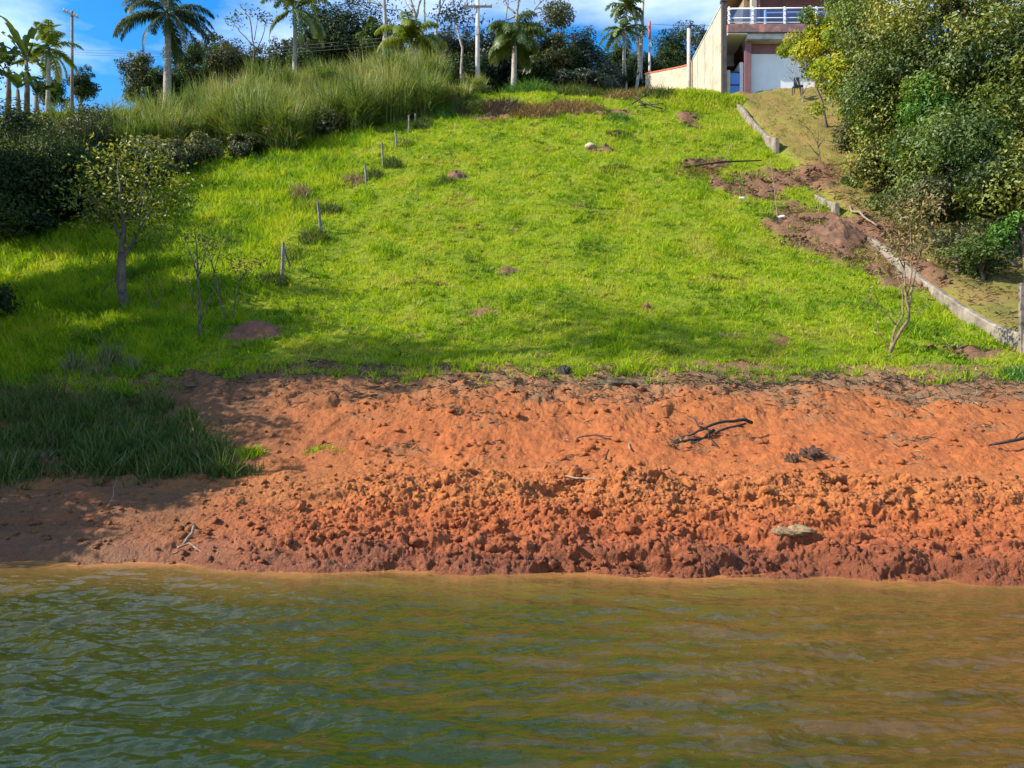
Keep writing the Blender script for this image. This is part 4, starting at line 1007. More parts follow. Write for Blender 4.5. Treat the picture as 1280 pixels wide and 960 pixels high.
P1 = pole(90, 125, 14, 64, 'slim wooden utility pole with a short tilted crossarm', 'polewood', .15, .11, [(20, .62, -.28, 'polewood')])
P2 = pole(597, 122, -6, 55.5, 'pale concrete utility pole with a dark crossarm among the trees', 'concrete', .19, .14, [(11, 1.05, 0, 'polewood')])
MB().box(-.1, .1, -.32, -.2, hz(45, 55.5) - P2.location.z, hz(38, 55.5) - P2.location.z).build('bracket', M['greybeam'], P2)
P3 = pole(812, 100, 27, 68, 'thin grey pole with a red brown top and small lamp head near the low wall', 'concrete', .13, .10, [])
zz = hz(27, 68) - P3.location.z
MB().tube([(0, 0, zz - 1.6), (0, 0, zz + .01)], [.12, .112], 10).build('red_top', M['redcap'], P3, True)
MB().tube([(-.05, -.2, hz(58, 68) - P3.location.z - .2), (0, -.24, hz(58, 68) - P3.location.z), (0, -.22, hz(57, 68) - P3.location.z + .15)], [.1, .16, .08], 8).build('lamp_head', M['whitemetal'], P3, True)
def wire(a, b, sag, label, r=.014):
    a, b = Vector(a), Vector(b); pts = []
    for i in range(25):
        k = i / 24; pts.append(a.lerp(b, k) - a - Vector((0, 0, sag * 4 * k * (1 - k))))
    o = MB().tube(pts, r, 5).build('power_line', M['wire'], None, True); o.location = a
    tag(o, label, 'power line', 'wires strung between the two crossarm poles')
for k, (va, vb, lb) in enumerate(((33, 62, 'uppermost of the wires between the two crossarm poles'), (38, 65, 'middle wire of those between the two crossarm poles'), (43, 68, 'lowest of the wires between the two crossarm poles'))):
    wire(pp(597, va, 55.3), pp(90, vb, 63.8), .7, lb)
wire(pp(812, 30, 68), pp(1000, 22, 75), .4, 'single wire from the red topped pole towards the house')

# ------------------------------------------------------------------ palms
def gb(px, Y): x = (px - CX) / F * Y; return Vector((x, Y, gz(x, Y)))
palm('royal_palm', 'tall royal palm with stout pale trunk and dark drooping crown', gb(208, 58), pp(209, 44, 58), .30, .22, 22, 4.4, 1.2, .8, G['palmdark'], (-.75, 1.0), 1.7, bulge=.03, hang=1.1, lw=.075)
palm('slim_palm', 'slim grey palm with arching crown rising from the cane grass', gb(367, 57), pp(368, 30, 57), .20, .14, 15, 3.5, 1.2, .62, G['palm'], (-.7, 1.15), 1.1, hang=.7)
palm('yellow_palm', 'small palm with yellowing fronds beside the wooden utility pole', gb(59, 56), pp(60, 72, 56), .17, .13, 13, 2.5, 1.0, .55, G['palmy'], (-.9, 1.3), .7, hang=.6)
palm('feather_palm', 'bushy feather palm with short trunk at the end of the cane grass', gb(515, 56), pp(515, 62, 56), .16, .13, 17, 3.1, 1.45, .75, G['palmy'], (.15, 1.5), .5, hang=1.2, bark='paletrunk')
palm('drooping_palm', 'pale trunked palm with drooping grey green fronds right of the concrete pole', gb(641, 57), pp(642, 58, 57), .24, .17, 18, 3.0, 1.6, .85, G['palm'], (-.2, 1.4), .5, hang=1.4, bark='paletrunk')

# banana plants
def strip_leaf(mbv, mbf, rn, base, az, e, L, Wd, droop, tone):
    d = Vector((math.cos(az), math.sin(az), 0)); s = Vector((-math.sin(az), math.cos(az), 0)); ang = e; p = Vector(base); ns = 14
    c0 = len(mbv)
    for i in range(ns + 1):
        t = i / ns; wv = Wd * (math.sin(math.pi * min(1, .06 + .93 * t)) ** .55) * (.12 if t < .14 else 1) * .5 * random.uniform(.72, 1.05)
        up = d * -math.sin(ang) + Vector((0, 0, 1)) * math.cos(ang)
        for q in (-1, 0, 1): mbv.append(p + s * wv * q + up * (abs(q) * wv * .35))
        rn += [tone] * 3
        p = p + (d * math.cos(ang) + Vector((0, 0, 1)) * math.sin(ang)) * L / ns; ang -= droop / ns * (.3 + 1.4 * t)
    for i in range(ns):
        for q in (0, 1):
            if random.random() < .22: continue
            a = c0 + 3 * i + q; mbf.append((a, a + 1, a + 4, a + 3))
def banana(px, Y, pt, label, n, L, ps=1):
    b = gb(px, Y); t = empty('banana_plant', b, label, 'banana plant', 'banana plants at the picture edge')
    top = hz(pt, Y) - b.z
    MB().tube([(0, 0, -.2), (.05, 0, top * .5), (0, 0, top)], [.2, .16, .1], 9).build('stem', M['bark'], t, True)
    v, f, rn = [], [], []
    for k in range(n):
        strip_leaf(v, f, rn, (0, 0, top), 2.4 * k + random.uniform(-.3, .3), random.uniform(.6, 1.5), L * random.uniform(.6, 1.1), .55, random.uniform(.5, 2.6), random.random())
    npmesh('leaves', np.array([tuple(q) for q in v]), [np.array(f)], G['banana'], t, True, dict(rnd=rn))
banana(33, 50, 76, 'tall banana plant with upright torn leaves nearest the small palm', 10, 3.4)
banana(10, 51, 84, 'banana plant with dark stems at the picture edge', 10, 3.2)
banana(22, 48, 112, 'lower banana plant between the tall one and the edge', 8, 2.2)
banana(-14, 49, 95, 'outermost banana plant partly cut off by the picture edge', 9, 2.8)
banana(45, 49, 118, 'short banana plant in front of the small palm trunk', 7, 1.9)
banana(66, 47.5, 134, 'young banana plant with one bright upright leaf', 2, .9)

# ------------------------------------------------------------------ trees behind the crest
def bgtree(px, vt, vb, wpx, Y, label, mat, n, L=.24, name='background_tree', cat='tree', dens=46, crad=None, shell=.35, bark='bark', depth=.8, group='trees behind the crest', tr=.18, nl=9):
    b = gb(px, Y); zt, zb = hz(vt, Y), hz(vb + 14, Y); rz = (zt - zb) / 2; rx = wpx / 2 * Y / F
    return tree(name, label, cat, b, (b.x, Y, (zt + zb) / 2), (rx * 1.0, rx * depth, rz * 1.0), int(n * 1.8), L, G[mat], tr, bark, dens, crad or min(rx, rz) * .36, group, nl, shell)
bgtree(102, 77, 118, 34, 72, 'small round dark tree right behind the wooden pole', 'dark', 3000, .2)
bgtree(66, 95, 122, 34, 66, 'low dark shrub under the small yellowing palm', 'mid', 2500, .2, 'background_shrub', 'shrub')
bgtree(172, 60, 125, 46, 62, 'greyish upright tree left of the royal palm trunk', 'olive', 3200, .2)
bgtree(195, 85, 130, 40, 60, 'dark low bush hugging the royal palm trunk', 'dark', 2600, .2, 'background_shrub', 'shrub')
bgtree(240, 38, 120, 60, 63, 'loose dark tree right of the royal palm trunk', 'mid', 3800, .22, crad=.6)
bgtree(292, 46, 125, 78, 64, 'wide brownish olive tree left of the slim palm', 'olive', 7000, .22)
bgtree(345, 50, 125, 84, 66, 'low dark tree behind the slim palm', 'dark', 7000, .22)
bgtree(432, 7, 125, 122, 66, 'broad dense dark tree, biggest of those behind the cane grass', 'dark', 26000, .24, dens=100, tr=.3)
bgtree(395, 45, 125, 70, 63, 'dark tree on the near flank of the broad dense one', 'dark', 9000, .24)
bgtree(466, 14, 75, 40, 63, 'yellowish top leaning on the broad dense dark tree', 'mid', 3500, .22)
bgtree(478, 30, 130, 60, 65, 'brown shaded tree with dead hanging leaves by the feather palm', 'olive', 7000, .24)
bgtree(560, 28, 128, 70, 66, 'dark bluish tree between feather palm and concrete pole', 'bluish', 7500, .24, crad=.9)
bgtree(588, 55, 130, 70, 63, 'low dark thicket tree left of the concrete pole', 'dark', 8000, .24)
bgtree(620, 22, 110, 60, 64, 'tall loose bluish tree behind the concrete pole', 'bluish', 4500, .24, crad=.8)
bgtree(640, 60, 125, 80, 66, 'dark low tree behind the pale trunked palm', 'dark', 8000, .24)
bgtree(686, 20, 125, 70, 63, 'fine leaved dark tree right of the pale trunked palm', 'olive', 9000, .22)
bgtree(708, 60, 125, 50, 64, 'dark shaded tree below the fine leaved one', 'dark', 5000, .24)
bgtree(732, 22, 118, 62, 65, 'airy blue green tree with sky showing through', 'bluish', 2600, .25, crad=.8)
bgtree(758, 75, 122, 50, 64, 'low dark bush at the foot of the airy tree', 'bluish', 3500, .24)
bgtree(800, 62, 118, 60, 70, 'dark tree below the two tall bare trunks', 'dark', 5200, .24)
bgtree(848, 36, 112, 78, 72, 'dark spreading tree behind the low wall', 'dark', 9000, .24)
bgtree(880, 22, 80, 46, 76, 'loose tall tree peeping over the cream wall', 'bluish', 1500, .26, crad=.7)
for a, vt, vb, wd_, Y, mt, lb in ((215, 88, 125, 60, 61, 'mid', 'low thicket bush in the gap right of the royal palm'), (330, 78, 125, 80, 61, 'dark', 'low thicket bush below the slim palm'),
        (405, 85, 128, 80, 61, 'dark', 'low thicket bush in front of the broad dense tree'), (455, 80, 128, 70, 60.5, 'olive', 'low thicket bush between dense tree and feather palm'),
        (545, 85, 132, 70, 61, 'dark', 'low dark thicket bush behind the feather palm trunk'), (600, 88, 132, 70, 61.5, 'dark', 'low dark thicket bush behind the concrete pole'),
        (662, 78, 122, 70, 62, 'dark', 'low dark thicket bush just right of the pale palm trunk'), (700, 84, 118, 60, 62, 'bluish', 'low thicket bush under the fine leaved tree'),
        (740, 90, 116, 60, 62, 'bluish', 'low thicket bush under the airy tree'), (785, 84, 114, 60, 67, 'dark', 'low thicket bush under the bare trunks'),
        (830, 66, 104, 60, 70, 'dark', 'low thicket bush peeping over the red clay cap'), (525, 55, 120, 50, 67, 'bluish', 'loose bluish tree behind the feather palm crown'), (612, 50, 120, 60, 68, 'bluish', 'farther bluish tree seen between pole and pale palm')):
    bgtree(a, vt, vb, wd_, Y, lb, mt, int(wd_ * (vb - vt) * 1.6), .24, 'background_shrub', 'shrub', 40, None, .15, group='thicket behind the crest')
for a, vt, vb, wd_, Y, mt, lb in ((325, 48, 120, 60, 68, 'dark', 'taller dark tree just left of the slim palm'), (362, 40, 120, 60, 69, 'olive', 'olive tree right behind the slim palm trunk'), (270, 42, 115, 56, 67, 'mid', 'loose tree behind the wide olive one'),
        (500, 40, 125, 60, 68, 'dark', 'dark tall tree behind the feather palm trunk'), (655, 32, 118, 56, 67, 'dark', 'dark tall tree behind the pale palm crown'), (600, 36, 118, 50, 69, 'bluish', 'bluish tall tree right behind the concrete pole'), (770, 52, 112, 50, 72, 'dark', 'dark tree filling the gap left of the bare trunks')):
    bgtree(a, vt, vb, wd_, Y, lb, mt, int(wd_ * (vb - vt) * 1.7), .24, dens=44, shell=.2)
def baretree(px, Y, vt, label, runs, nleaf, mat, r=.16, bark='paletrunk', lr=.7):
    b = gb(px, Y); t = empty('bare_tree', b, label, 'tree', 'tall bare trunks behind the crest')
    mb = MB(); tips = []
    for pts, r0 in runs:
        P = [pp(a, c, Y + (e if e else 0)) - b for a, c, e in pts]
        if r0 == r: P[0] = Vector((0, 0, -.3))
        D = []
        for i in range(len(P) - 1): D += wob(P[i], P[i + 1], 3, .03)[:-1]
        D.append(P[-1]); n = len(D) - 1
        mb.tube(D, [r0 * (1 - .6 * i / n) for i in range(n + 1)], 6); tips.append(P[-1] + b)
    mb.build('trunk', M[bark], t, True)
    if nleaf:
        k = R.integers(0, len(tips), nleaf); T = np.array([tuple(q) for q in tips])[k]
        C = T + R.normal(size=(nleaf, 3)) * lr * np.array([1, 1, .45])
        leaves_obj('crown', C, R.normal(size=(nleaf, 3)) * .6 + np.array([0, 0, 1]), R.uniform(.2, .45, nleaf), R.uniform(.08, .16, nleaf), G[mat], t)
    return t
baretree(482, 62, 0, 'pale bare trunk rising from the brown shaded tree', [([(482, 120, 0), (480, 60, 0), (480, 0, 0), (479, -45, 0)], .26), ([(480, 8, 0), (462, 2, 0), (450, -8, .5)], .07), ([(481, 12, 0), (500, 12, 0), (514, 20, .3)], .06), ([(480, -10, 0), (495, -30, 0)], .08)], 140, 'olive', .26)
baretree(518, 63, 0, 'forked pale bare tree above the feather palm', [([(520, 115, 0), (519, 20, 0), (513, 0, 0), (505, -30, 0)], .2), ([(519, 25, 0), (526, 0, 0), (530, -30, 0)], .13), ([(519, 20, 0), (508, 5, 0), (504, -5, .5)], .07), ([(520, 70, 0), (531, 30, 0), (531, -20, 0)], .14)], 160, 'olive', .2)
baretree(543, 64, 0, 'leaning bare trunk left of the concrete pole', [([(541, 115, 0), (545, 40, 0), (550, 0, 0), (556, -30, 0)], .17), ([(547, 20, 0), (556, 0, 0), (570, -20, 0)], .07)], 100, 'olive', .17)
baretree(575, 60, 20, 'small dark leaved tree left of the crossarm', [([(580, 110, 0), (578, 60, 0), (568, 25, 0), (562, 15, 0)], .12), ([(575, 45, 0), (560, 25, 0)], .07), ([(577, 50, 0), (585, 25, 0)], .07), ([(570, 30, 0), (572, 12, 0)], .05)], 500, 'bluish', .12)
baretree(640, 65, 0, 'spreading purplish bare tree above the pale trunked palm', [([(645, 110, 0), (646, 20, 0), (648, 0, 0), (652, -30, 0)], .17), ([(646, 18, 0), (634, 8, 0), (628, -10, 0)], .1), ([(646, 20, 0), (632, 25, 0), (636, -5, 0)], .1), ([(646, 18, 0), (662, 19, 0), (674, 5, 0), (690, -10, 0)], .08), ([(660, 19, 0), (680, 14, 0), (688, 12, .4)], .05), ([(668, 12, 0), (690, 4, 0)], .04)], 420, 'dryleaf', .17)
baretree(796, 66, 0, 'tallest bare trunk of the pair near the low wall', [([(797, 100, 0), (796, 40, 0), (791, 5, 0), (788, -25, 0)], .17), ([(797, 70, 0), (786, 62, 0), (779, 48, 0)], .07), ([(792, 10, 0), (778, 2, 0), (772, -4, 0)], .05)], 0, 'bluish', .17)
baretree(805, 67, 0, 'straight bare trunk of the pair nearest the red topped pole', [([(799, 100, 0), (802, 50, 0), (804, 0, 0), (804, -30, 0)], .18)], 0, 'bluish', .18)
for a, v, Y, s, lb in ((778, 38, 66, 1.25, 'umbrella leaved tree with drooping leaf wheel beside the bare trunks'), (783, 8, 66, 1.0, 'high umbrella leaf wheel at the picture top near the bare trunks')):
    b = gb(a, Y); t = empty('umbrella_tree', b, lb, 'tree', 'umbrella leaved trees'); top = pp(a, v, Y)
    MB().tube(wob((0, 0, -.3), top - b, 5, .015), [.12, .11, .1, .08, .07, .05], 7).build('trunk', M['paletrunk'], t, True)
    mid = fronds('crown', top, 15, 2.0 * s, 1.3, .5, G['palm'], t, (-.2, .8), 12, .2, .5)
    mid.build('leaf_stalks', M['crownshaft'], t, True)
# dead twiggy shrub in the sky on the left
baretree(318, 62, 20, 'thin bare shrub with a few leaves left of the slim palm', [([(320, 120, 0), (318, 60, 0), (312, 22, 0), (306, 15, 0)], .08), ([(318, 70, 0), (330, 40, 0), (334, 22, 0)], .05), ([(319, 60, 0), (300, 40, 0), (292, 28, 0)], .05), ([(318, 50, 0), (322, 18, 0)], .04)], 160, 'olive', .08, 'bark', .45)

# ------------------------------------------------------------------ bushes on the left
def bush(px, py, vt, wpx, label, mat, n, L, name='bush', cat='bush', Y=None, group='bushes on the shaded left flank', dens=34, wid=.5, depth=.9):
    b = at(px, py) if Y is None else gb(px, Y); Y = b.y
    zt = hz(vt, Y); rz = (zt - b.z) / 2; rx = wpx / 2 * Y / F
    return tree(name, label, cat, b, (b.x, b.y + rx * .3, b.z + rz * .95), (rx * .85, rx * depth, rz * .85), n, L, G[mat], .08, 'bark', dens, min(rx, rz) * .42, group, 8, .3, .8, wid)
bush(60, 290, 165, 120, 'large dark bush at the shaded foot of the left thicket', 'dark', 15000, .15)
bush(0, 305, 170, 120, 'dark bush cut by the picture edge in the left thicket', 'dark', 14000, .15)
bush(20, 230, 130, 130, 'high dark bush under the banana plants', 'dark', 12000, .17)
bush(95, 225, 130, 90, 'grey brown shrub between banana plants and cane grass', 'olive', 9000, .16)
bush(130, 285, 190, 80, 'dark low bush behind the crown of the small leafy tree', 'mid', 8000, .15)
bush(-10, 280, 150, 110, 'dark bush behind the one cut by the picture edge', 'dark', 11000, .16)
bush(55, 205, 128, 80, 'high shaded bush right below the banana stems', 'mid', 8000, .17)
bush(110, 255, 165, 90, 'dark middle bush of the left thicket beside the grey brown shrub', 'dark', 9000, .16)
bush(140, 200, 138, 80, 'grassy olive shrub climbing behind the broad leaved bush', 'olive', 7000, .17)
bush(175, 245, 165, 90, 'broad leaved bush in front of the cane grass', 'pale', 3000, .27, wid=.42)
bush(215, 222, 165, 60, 'low olive bush where cane grass meets sunny grass', 'olive', 4000, .18)
bush(-12, 410, 345, 60, 'thin dark leafy sprig poking in from the picture edge', 'dark', 700, .15)
bush(40, 300, 250, 50, 'small dark shrub in the deep shade of the thicket', 'dark', 3500, .14)

for a, b, vt, wd_, mt, lb in ((300, 200, 160, 44, 'olive', 'olive shrub at the front of the cane grass near the shade tongue'), (345, 188, 145, 50, 'pale', 'pale leaved shrub caught in the front of the cane grass'), (405, 172, 128, 46, 'olive', 'olive shrub in the cane grass above the middle fence posts'),
        (455, 160, 118, 46, 'mid', 'green shrub in the cane grass near the topmost fence posts'), (535, 140, 112, 40, 'mid', 'green shrub at the right end of the cane grass'), (255, 205, 160, 40, 'pale', 'pale shrub at the left front of the cane grass')):
    bush(a, b, vt, wd_, lb, mt, 3200, .2, 'bush', 'bush', None, 'shrubs mixed into the cane grass', 30)
for k, (a, b, hh, mt, lb) in enumerate(((342, 352, .5, 'shore', 'dark weed tuft left of the braced fence post foot'), (392, 300, .6, 'shore', 'weed tuft at the foot of the second lowest fence post'), (385, 262, .7, 'weeds', 'weed tuft uphill of the second lowest fence post'), (440, 228, .6, 'straw', 'dry weed tuft left of the short dark fence post'), (468, 222, .6, 'shore', 'dark weed tuft right of the short dark fence post'),
        (488, 206, .6, 'shore', 'dark weed tuft at the foot of the tall dark fence post'), (505, 180, .6, 'weeds', 'green weed tuft by the fence post under the topmost two'), (528, 158, .8, 'shore', 'dark weed tuft under the dead rail'), (365, 320, .6, 'weeds', 'green weed tuft behind the leaning brace'), (560, 228, .4, 'shore', 'dark weed tuft round the small dark mound'))):
    patch('weed', lb, 'weed', a, b, .55, .6, 420, hh, G[mt], .028, (.3, 1.1), group='weeds along the fence line')
# small trees standing on the slope
def bare_small(name, label, cat, base, runs, leaves, mat, L, bark='twigwood', lr=.2, Y=None):
    b = at(*base); Y = b.y
    t = empty(name, b, label, cat); mb = MB(); C = []
    for pts, r0, r1 in runs:
        P = [pp(q[0], q[1], Y + (q[2] if len(q) > 2 else random.uniform(-.25, .25))) - b for q in pts]
        if abs(pts[0][0] - base[0]) < 8 and abs(pts[0][1] - base[1]) < 8: P[0] = Vector((P[0].x, 0, -.1))
        D = []
        for i in range(len(P) - 1): D += wob(P[i], P[i + 1], 3, .03)[:-1]
        D.append(P[-1]); n = len(D) - 1
        mb.tube(D, [r0 + (r1 - r0) * i / n for i in range(n + 1)], 6)
    mb.build('trunk', M[bark], t, True)
    for a, v, rad, n in leaves:
        c = np.array(pp(a, v, Y)); C.append(c + R.normal(size=(n, 3)) * rad * np.array([1, 1, .75]) * .6)
    C = np.concatenate(C); n = len(C)
    leaves_obj('crown', C, R.normal(size=(n, 3)) * .7 + np.array([0, 0, .6]), L * R.uniform(.6, 1.3, n), L * .45 * R.uniform(.7, 1.2, n), G[mat], t)
    return t
lv = []
for a, v, r_, n in ((105, 245, .5, 240), (130, 205, .5, 220), (150, 190, .45, 170), (190, 205, .5, 220), (215, 232, .5, 240), (160, 240, .6, 380), (125, 255, .5, 260), (185, 258, .55, 330), (205, 265, .45, 200), (145, 270, .45, 240), (110, 275, .3, 80), (225, 250, .35, 120), (170, 215, .45, 160), (180, 290, .35, 120), (195, 300, .3, 60)):
    lv.append((a, v, r_ * 1.5, int(n * .7)))
bare_small('small_tree', 'small leafy tree with a stout trunk on the shaded slope', 'tree', (154, 388),
     [([(154, 388), (152, 345, 0), (152, 318, 0)], .16, .11), ([(152, 322, 0), (155, 290, 0), (150, 250), (148, 200)], .1, .02), ([(152, 325, 0), (165, 305, 0), (180, 275), (205, 240)], .07, .015), ([(153, 300, 0), (135, 265), (112, 245)], .06, .012), ([(156, 280), (175, 250), (190, 210)], .05, .012), ([(152, 340, 0), (140, 352), (126, 366)], .03, .01), ([(165, 305, 0), (185, 298), (210, 280)], .03, .01)], lv, 'guava', .155, 'bark')
sb = 'bare sapling'
bare_small('bare_sapling', 'thin bare sapling with the tallest stem at the grass edge', sb, (252, 423), [([(252, 423), (250, 380, 0), (247, 330, 0), (243, 290)], .045, .012), ([(250, 390, 0), (240, 362), (232, 345)], .02, .008), ([(249, 350, 0), (238, 318), (230, 292)], .02, .008), ([(248, 345, 0), (256, 318), (262, 300)], .018, .007), ([(251, 400, 0), (262, 372), (275, 350)], .022, .008)], [(243, 292, .35, 90), (232, 300, .35, 70), (262, 305, .3, 60), (250, 330, .3, 40), (270, 352, .25, 30)], 'olive', .09, 'bark')
bare_small('bare_sapling', 'leaning twiggy sapling just uphill of the tallest bare one', sb, (280, 401), [([(280, 401), (272, 360, 0), (264, 325, 0), (254, 300)], .03, .01), ([(268, 340, 0), (276, 310), (284, 298)], .015, .006), ([(265, 328, 0), (252, 312)], .014, .006)], [(256, 302, .35, 80), (282, 300, .35, 80), (268, 318, .3, 50)], 'olive', .09, 'bark')
bare_small('bare_sapling', 'short forked sapling nearest the braced fence post', sb, (287, 402), [([(287, 402), (294, 375, 0), (300, 350, 0), (310, 335)], .026, .01), ([(299, 352, 0), (290, 332), (290, 318)], .014, .006), ([(301, 350, 0), (316, 332), (323, 322)], .014, .006), ([(300, 350, 0), (302, 325)], .012, .005)], [(302, 338, .45, 120), (320, 328, .3, 60), (291, 325, .25, 45)], 'olive', .1, 'bark')
bare_small('bare_sapling', 'low brown twigs beside the stout trunk of the small leafy tree', sb, (195, 392), [([(195, 392), (188, 370), (183, 345)], .02, .008), ([(195, 392), (200, 372), (204, 352)], .018, .007), ([(188, 370), (176, 358)], .012, .005)], [(186, 350, .2, 12), (200, 362, .25, 16)], 'dryleaf', .1, 'twigwood')
bare_small('young_bush_tree', 'nearly leafless young tree with several slim stems near the curb', 'tree', (1113, 443),
     [([(1113, 443), (1122, 420, 0), (1136, 397, 0)], .055, .04), ([(1136, 397, 0), (1132, 365, 0), (1130, 335), (1134, 300)], .035, .012), ([(1136, 397, 0), (1141, 355, 0), (1150, 318), (1154, 290)], .03, .01), ([(1112, 442, 0), (1120, 408, 0), (1129, 395, 0), (1127, 360), (1117, 335)], .035, .01), ([(1122, 408, 0), (1105, 390), (1080, 373)], .02, .009),
      ([(1110, 440), (1105, 425, 0), (1098, 415), (1094, 396)], .018, .007), ([(1134, 370), (1140, 340), (1138, 290), (1140, 262)], .02, .007), ([(1137, 392), (1150, 388), (1164, 380)], .01, .005), ([(1135, 390), (1118, 391), (1108, 388)], .01, .005), ([(1150, 318), (1165, 290), (1176, 262)], .014, .006), ([(1130, 335), (1115, 300), (1106, 285)], .014, .006)],
     [(1110, 310, .45, 90), (1130, 290, .5, 120), (1145, 265, .45, 100), (1165, 260, .45, 80), (1120, 270, .4, 70), (1135, 320, .4, 60), (1160, 285, .4, 60), (1155, 300, .35, 40), (1095, 340, .3, 24), (1088, 365, .25, 10), (1150, 245, .35, 36), (1148, 360, .2, 8), (1170, 245, .25, 22)], 'dryleaf', .125)
bare_small('bare_shrub', 'leafless grey shrub on the neighbour lawn before the white wall', 'shrub', (1003, 128), [([(1003, 128), (1000, 112, 0), (992, 92)], .05, .015), ([(1000, 112, 0), (1008, 90)], .04, .012), ([(999, 108, 0), (982, 92)], .03, .01), ([(1002, 120, 0), (1012, 100)], .03, .01), ([(1000, 110, 0), (998, 80)], .03, .01), ([(992, 92), (980, 80)], .02, .008), ([(1008, 90), (1016, 76)], .02, .008), ([(992, 92), (990, 74)], .02, .008)], [(998, 95, .8, 26)], 'dryleaf', .16, 'paletrunk')

# ------------------------------------------------------------------ right hand trees
def mass(name, label, px, py, Y, rad, n, L, mat, base_px=None, dens=60, crad=None, tr=.25, wid=.5, shell=.45, cat='tree', group='trees crowding the right boundary', nl=22):
    c = pp(px, py, Y); b = gb(base_px if base_px else px, Y)
    return tree(name, label, cat, b, tuple(c), rad, n, L, G[mat], tr, 'bark', dens, crad, group, nl, shell, .8, wid)
mass('leafy_tree', 'biggest dark leafy tree filling the upper corner over the curb', 1215, 60, 32, (4.9, 4.2, 5.4), 40000, .19, 'broad', 1225, 120, 1.0, .32)
mass('leafy_tree', 'dark lower leafy tree hanging over the curb and red soil', 1225, 205, 29, (3.7, 3.0, 2.4), 25000, .17, 'lush', 1235, 60, .9, .22)
mass('leafy_tree', 'leafy tree beyond the picture edge joining the dark mass', 1330, 150, 28, (3.4, 3.2, 4.2), 15000, .19, 'broad', 1340, 60, 1.1, .24)
mass('leafy_tree', 'slender dark tree between the house and the biggest leafy tree', 1105, 25, 38, (2.9, 2.6, 3.4), 15000, .17, 'lush', 1110, 60, .9, .2)
mass('yellow_tree', 'yellow green tree in front of the balcony', 1050, 48, 42, (2.7, 2.0, 2.5), 7000, .24, 'yellow', 1065, 44, .62, .16, .42, .35)
mass('yellow_tree', 'low yellow green spray in front of the white lower wall', 1008, 58, 43, (1.5, 1.1, .9), 2000, .2, 'yellow', 1035, 20, .42, .09, .42, .3, nl=6)
mass('leafy_shrub', 'olive shrub below the yellow green tree by the lawn', 1055, 100, 40, (1.7, 1.6, 1.7), 5200, .2, 'yellow', 1060, 40, .6, .12, cat='shrub')
mass('leafy_shrub', 'bright green vine mound at the foot of the slender dark tree', 1098, 155, 36, (1.1, 1.1, 1.0), 3200, .17, 'bright', 1100, 26, .5, .08, cat='shrub')
mass('leafy_shrub', 'mixed green shrub between the vine mound and the dark lower tree', 1125, 120, 34, (2.4, 1.8, 2.2), 11000, .18, 'lush', 1130, 50, .75, .14, cat='shrub')
mass('leafy_shrub', 'bright green bush under the middle of the leafy mass', 1165, 140, 31, (1.5, 1.2, 1.0), 4500, .16, 'bright', 1170, 30, .5, .1, cat='shrub')
mass('leafy_shrub', 'straggly grey green shrub above the large dirt mound', 1105, 205, 33, (1.5, 1.3, 1.2), 4200, .15, 'olive', 1108, 34, .5, .1, cat='shrub')
mass('leafy_shrub', 'low dark shrub in the shade beside the long curb', 1225, 320, 24.5, (1.3, 1.0, .55), 2600, .12, 'mid', 1230, 26, .35, .06, cat='shrub')
mass('leafy_shrub', 'bright sprig at the picture edge above the curb post', 1275, 285, 24, (.8, .8, .5), 1500, .14, 'bright', 1285, 16, .3, .05, cat='shrub')
mass('leafy_shrub', 'grey green shrub hanging over the middle of the long curb', 1160, 250, 28, (1.5, 1.2, 1.0), 4200, .14, 'olive', 1165, 34, .5, .08, cat='shrub')
mass('leafy_shrub', 'dark shrub in deep shade at the picture edge under the leafy mass', 1265, 255, 27, (1.8, 1.4, 1.3), 6000, .16, 'mid', 1270, 36, .6, .08, cat='shrub')
mass('leafy_shrub', 'small dark green sprig on the red soil right of the dirt mound', 1062, 238, 35, (.55, .5, .45), 900, .14, 'mid', 1064, 14, .25, .05, cat='shrub')
mass('leafy_shrub', 'thin twiggy shrub with sparse leaves above the long curb', 1195, 305, 25.5, (1.3, 1.0, .8), 1500, .13, 'olive', 1198, 34, .4, .07, cat='shrub')
mass('leafy_shrub', 'olive shrub skirting the lawn under the yellow green tree', 1075, 165, 38.5, (1.3, 1.1, 1.1), 3600, .17, 'olive', 1078, 34, .5, .07, cat='shrub')
mass('leafy_tree', 'pale olive tree bridging the yellow tree and the biggest leafy tree', 1110, 80, 37, (2.3, 1.8, 2.6), 8000, .19, 'pale', 1112, 60, .8, .16)
mass('leafy_shrub', 'leafy spray overhanging the long curb at the picture edge', 1262, 220, 26, (1.5, 1.3, 1.6), 5200, .17, 'broad', 1272, 40, .6, .1, cat='shrub')
bare_small('bare_shrub', 'leafless brown shrub on the dry neighbour lawn', 'shrub', (1025, 205), [([(1025, 205), (1022, 180, 0), (1012, 160)], .035, .01), ([(1022, 185, 0), (1038, 162)], .03, .008), ([(1024, 195, 0), (1005, 175)], .025, .008), ([(1012, 162), (990, 150)], .02, .006), ([(1038, 162), (1062, 160)], .02, .006), ([(1022, 180, 0), (1024, 150)], .02, .006), ([(1030, 175), (1052, 180)], .02, .006)], [(1020, 170, .8, 20)], 'dryleaf', .12, 'bark')

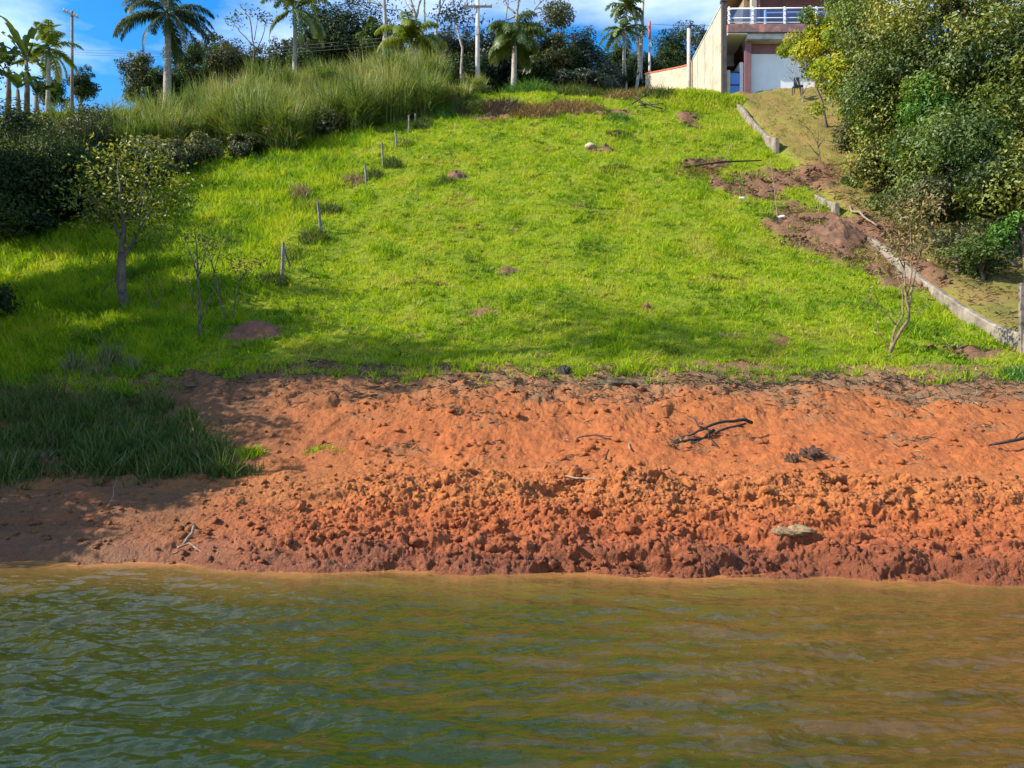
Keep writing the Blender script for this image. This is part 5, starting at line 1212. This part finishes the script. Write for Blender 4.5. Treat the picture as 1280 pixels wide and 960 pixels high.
# trees on the left shore, mostly beyond the frame: they shade the left of the bank and the slope
def shadetree(x, y, h, rx, rz, label, n=9000, mat='mid', L=.2, cz=.68, dens=46):
    b = Vector((x, y, gz(x, y)))
    tree('shore_tree', label, 'tree', b, (x, y, b.z + h * cz), (rx, rx, rz), n, L, G[mat], .2, 'bark', dens, rx * .4, 'trees along the shaded left shore', 10, .35)
shadetree(-12.2, 8.8, 5.0, 1.4, 1.2, 'leafy tree on the left shore nearest the water', 5000)
shadetree(-12.6, 10.8, 6.4, 1.7, 1.6, 'second leafy tree up from the water on the left shore')
shadetree(-13.2, 12.8, 6.6, 2.3, 2.2, 'third leafy tree up from the water on the left shore')
shadetree(-14.8, 14.8, 6.9, 2.4, 2.3, 'dense tree above the shaded shore grass on the left')
shadetree(-16.0, 17.2, 8.8, 2.3, 2.2, 'broad tree beside the shaded slope on the left')
shadetree(-17.3, 19.6, 10.5, 2.2, 2.2, 'broad tall tree beside the middle of the shaded slope')
shadetree(-18.9, 22.0, 10.0, 1.7, 2.0, 'upper narrow tree beside the striped shade on the slope')
shadetree(-20.6, 24.8, 8.5, 1.7, 2.2, 'narrow tree far left above the striped shade')
shadetree(-22.3, 28.0, 9.5, 2.0, 2.0, 'rounded tree far left below the cane grass')
shadetree(-24.5, 32.5, 10.5, 2.2, 2.0, 'highest tree of the shaded left side')
shadetree(-21.0, 14.2, 16.0, 2.4, 1.5, 'tall slim tree far left casting the start of the long shade', 1500, 'mid', .3, .88, 30)
shadetree(-25.5, 13.2, 26.5, 3.0, 1.5, 'taller slim tree far left casting the tip of the long shade', 1200, 'mid', .3, .9, 30)
shadetree(-18.3, 14.6, 7.0, 2.2, 1.9, 'low round tree left of the shaded shore grass')
shadetree(-19.8, 16.6, 9.5, 2.6, 2.2, 'wide tree behind the low round one on the left')
shadetree(-22.0, 18.6, 9.5, 2.4, 2.2, 'wide tree deepest in the left grove')
shadetree(-22.6, 22.4, 9.5, 1.8, 2.0, 'slender tree at the back of the left grove')
shadetree(-17.6, 22.3, 6.5, 1.9, 1.8, 'low tree just outside the deep shade at the edge of the slope')
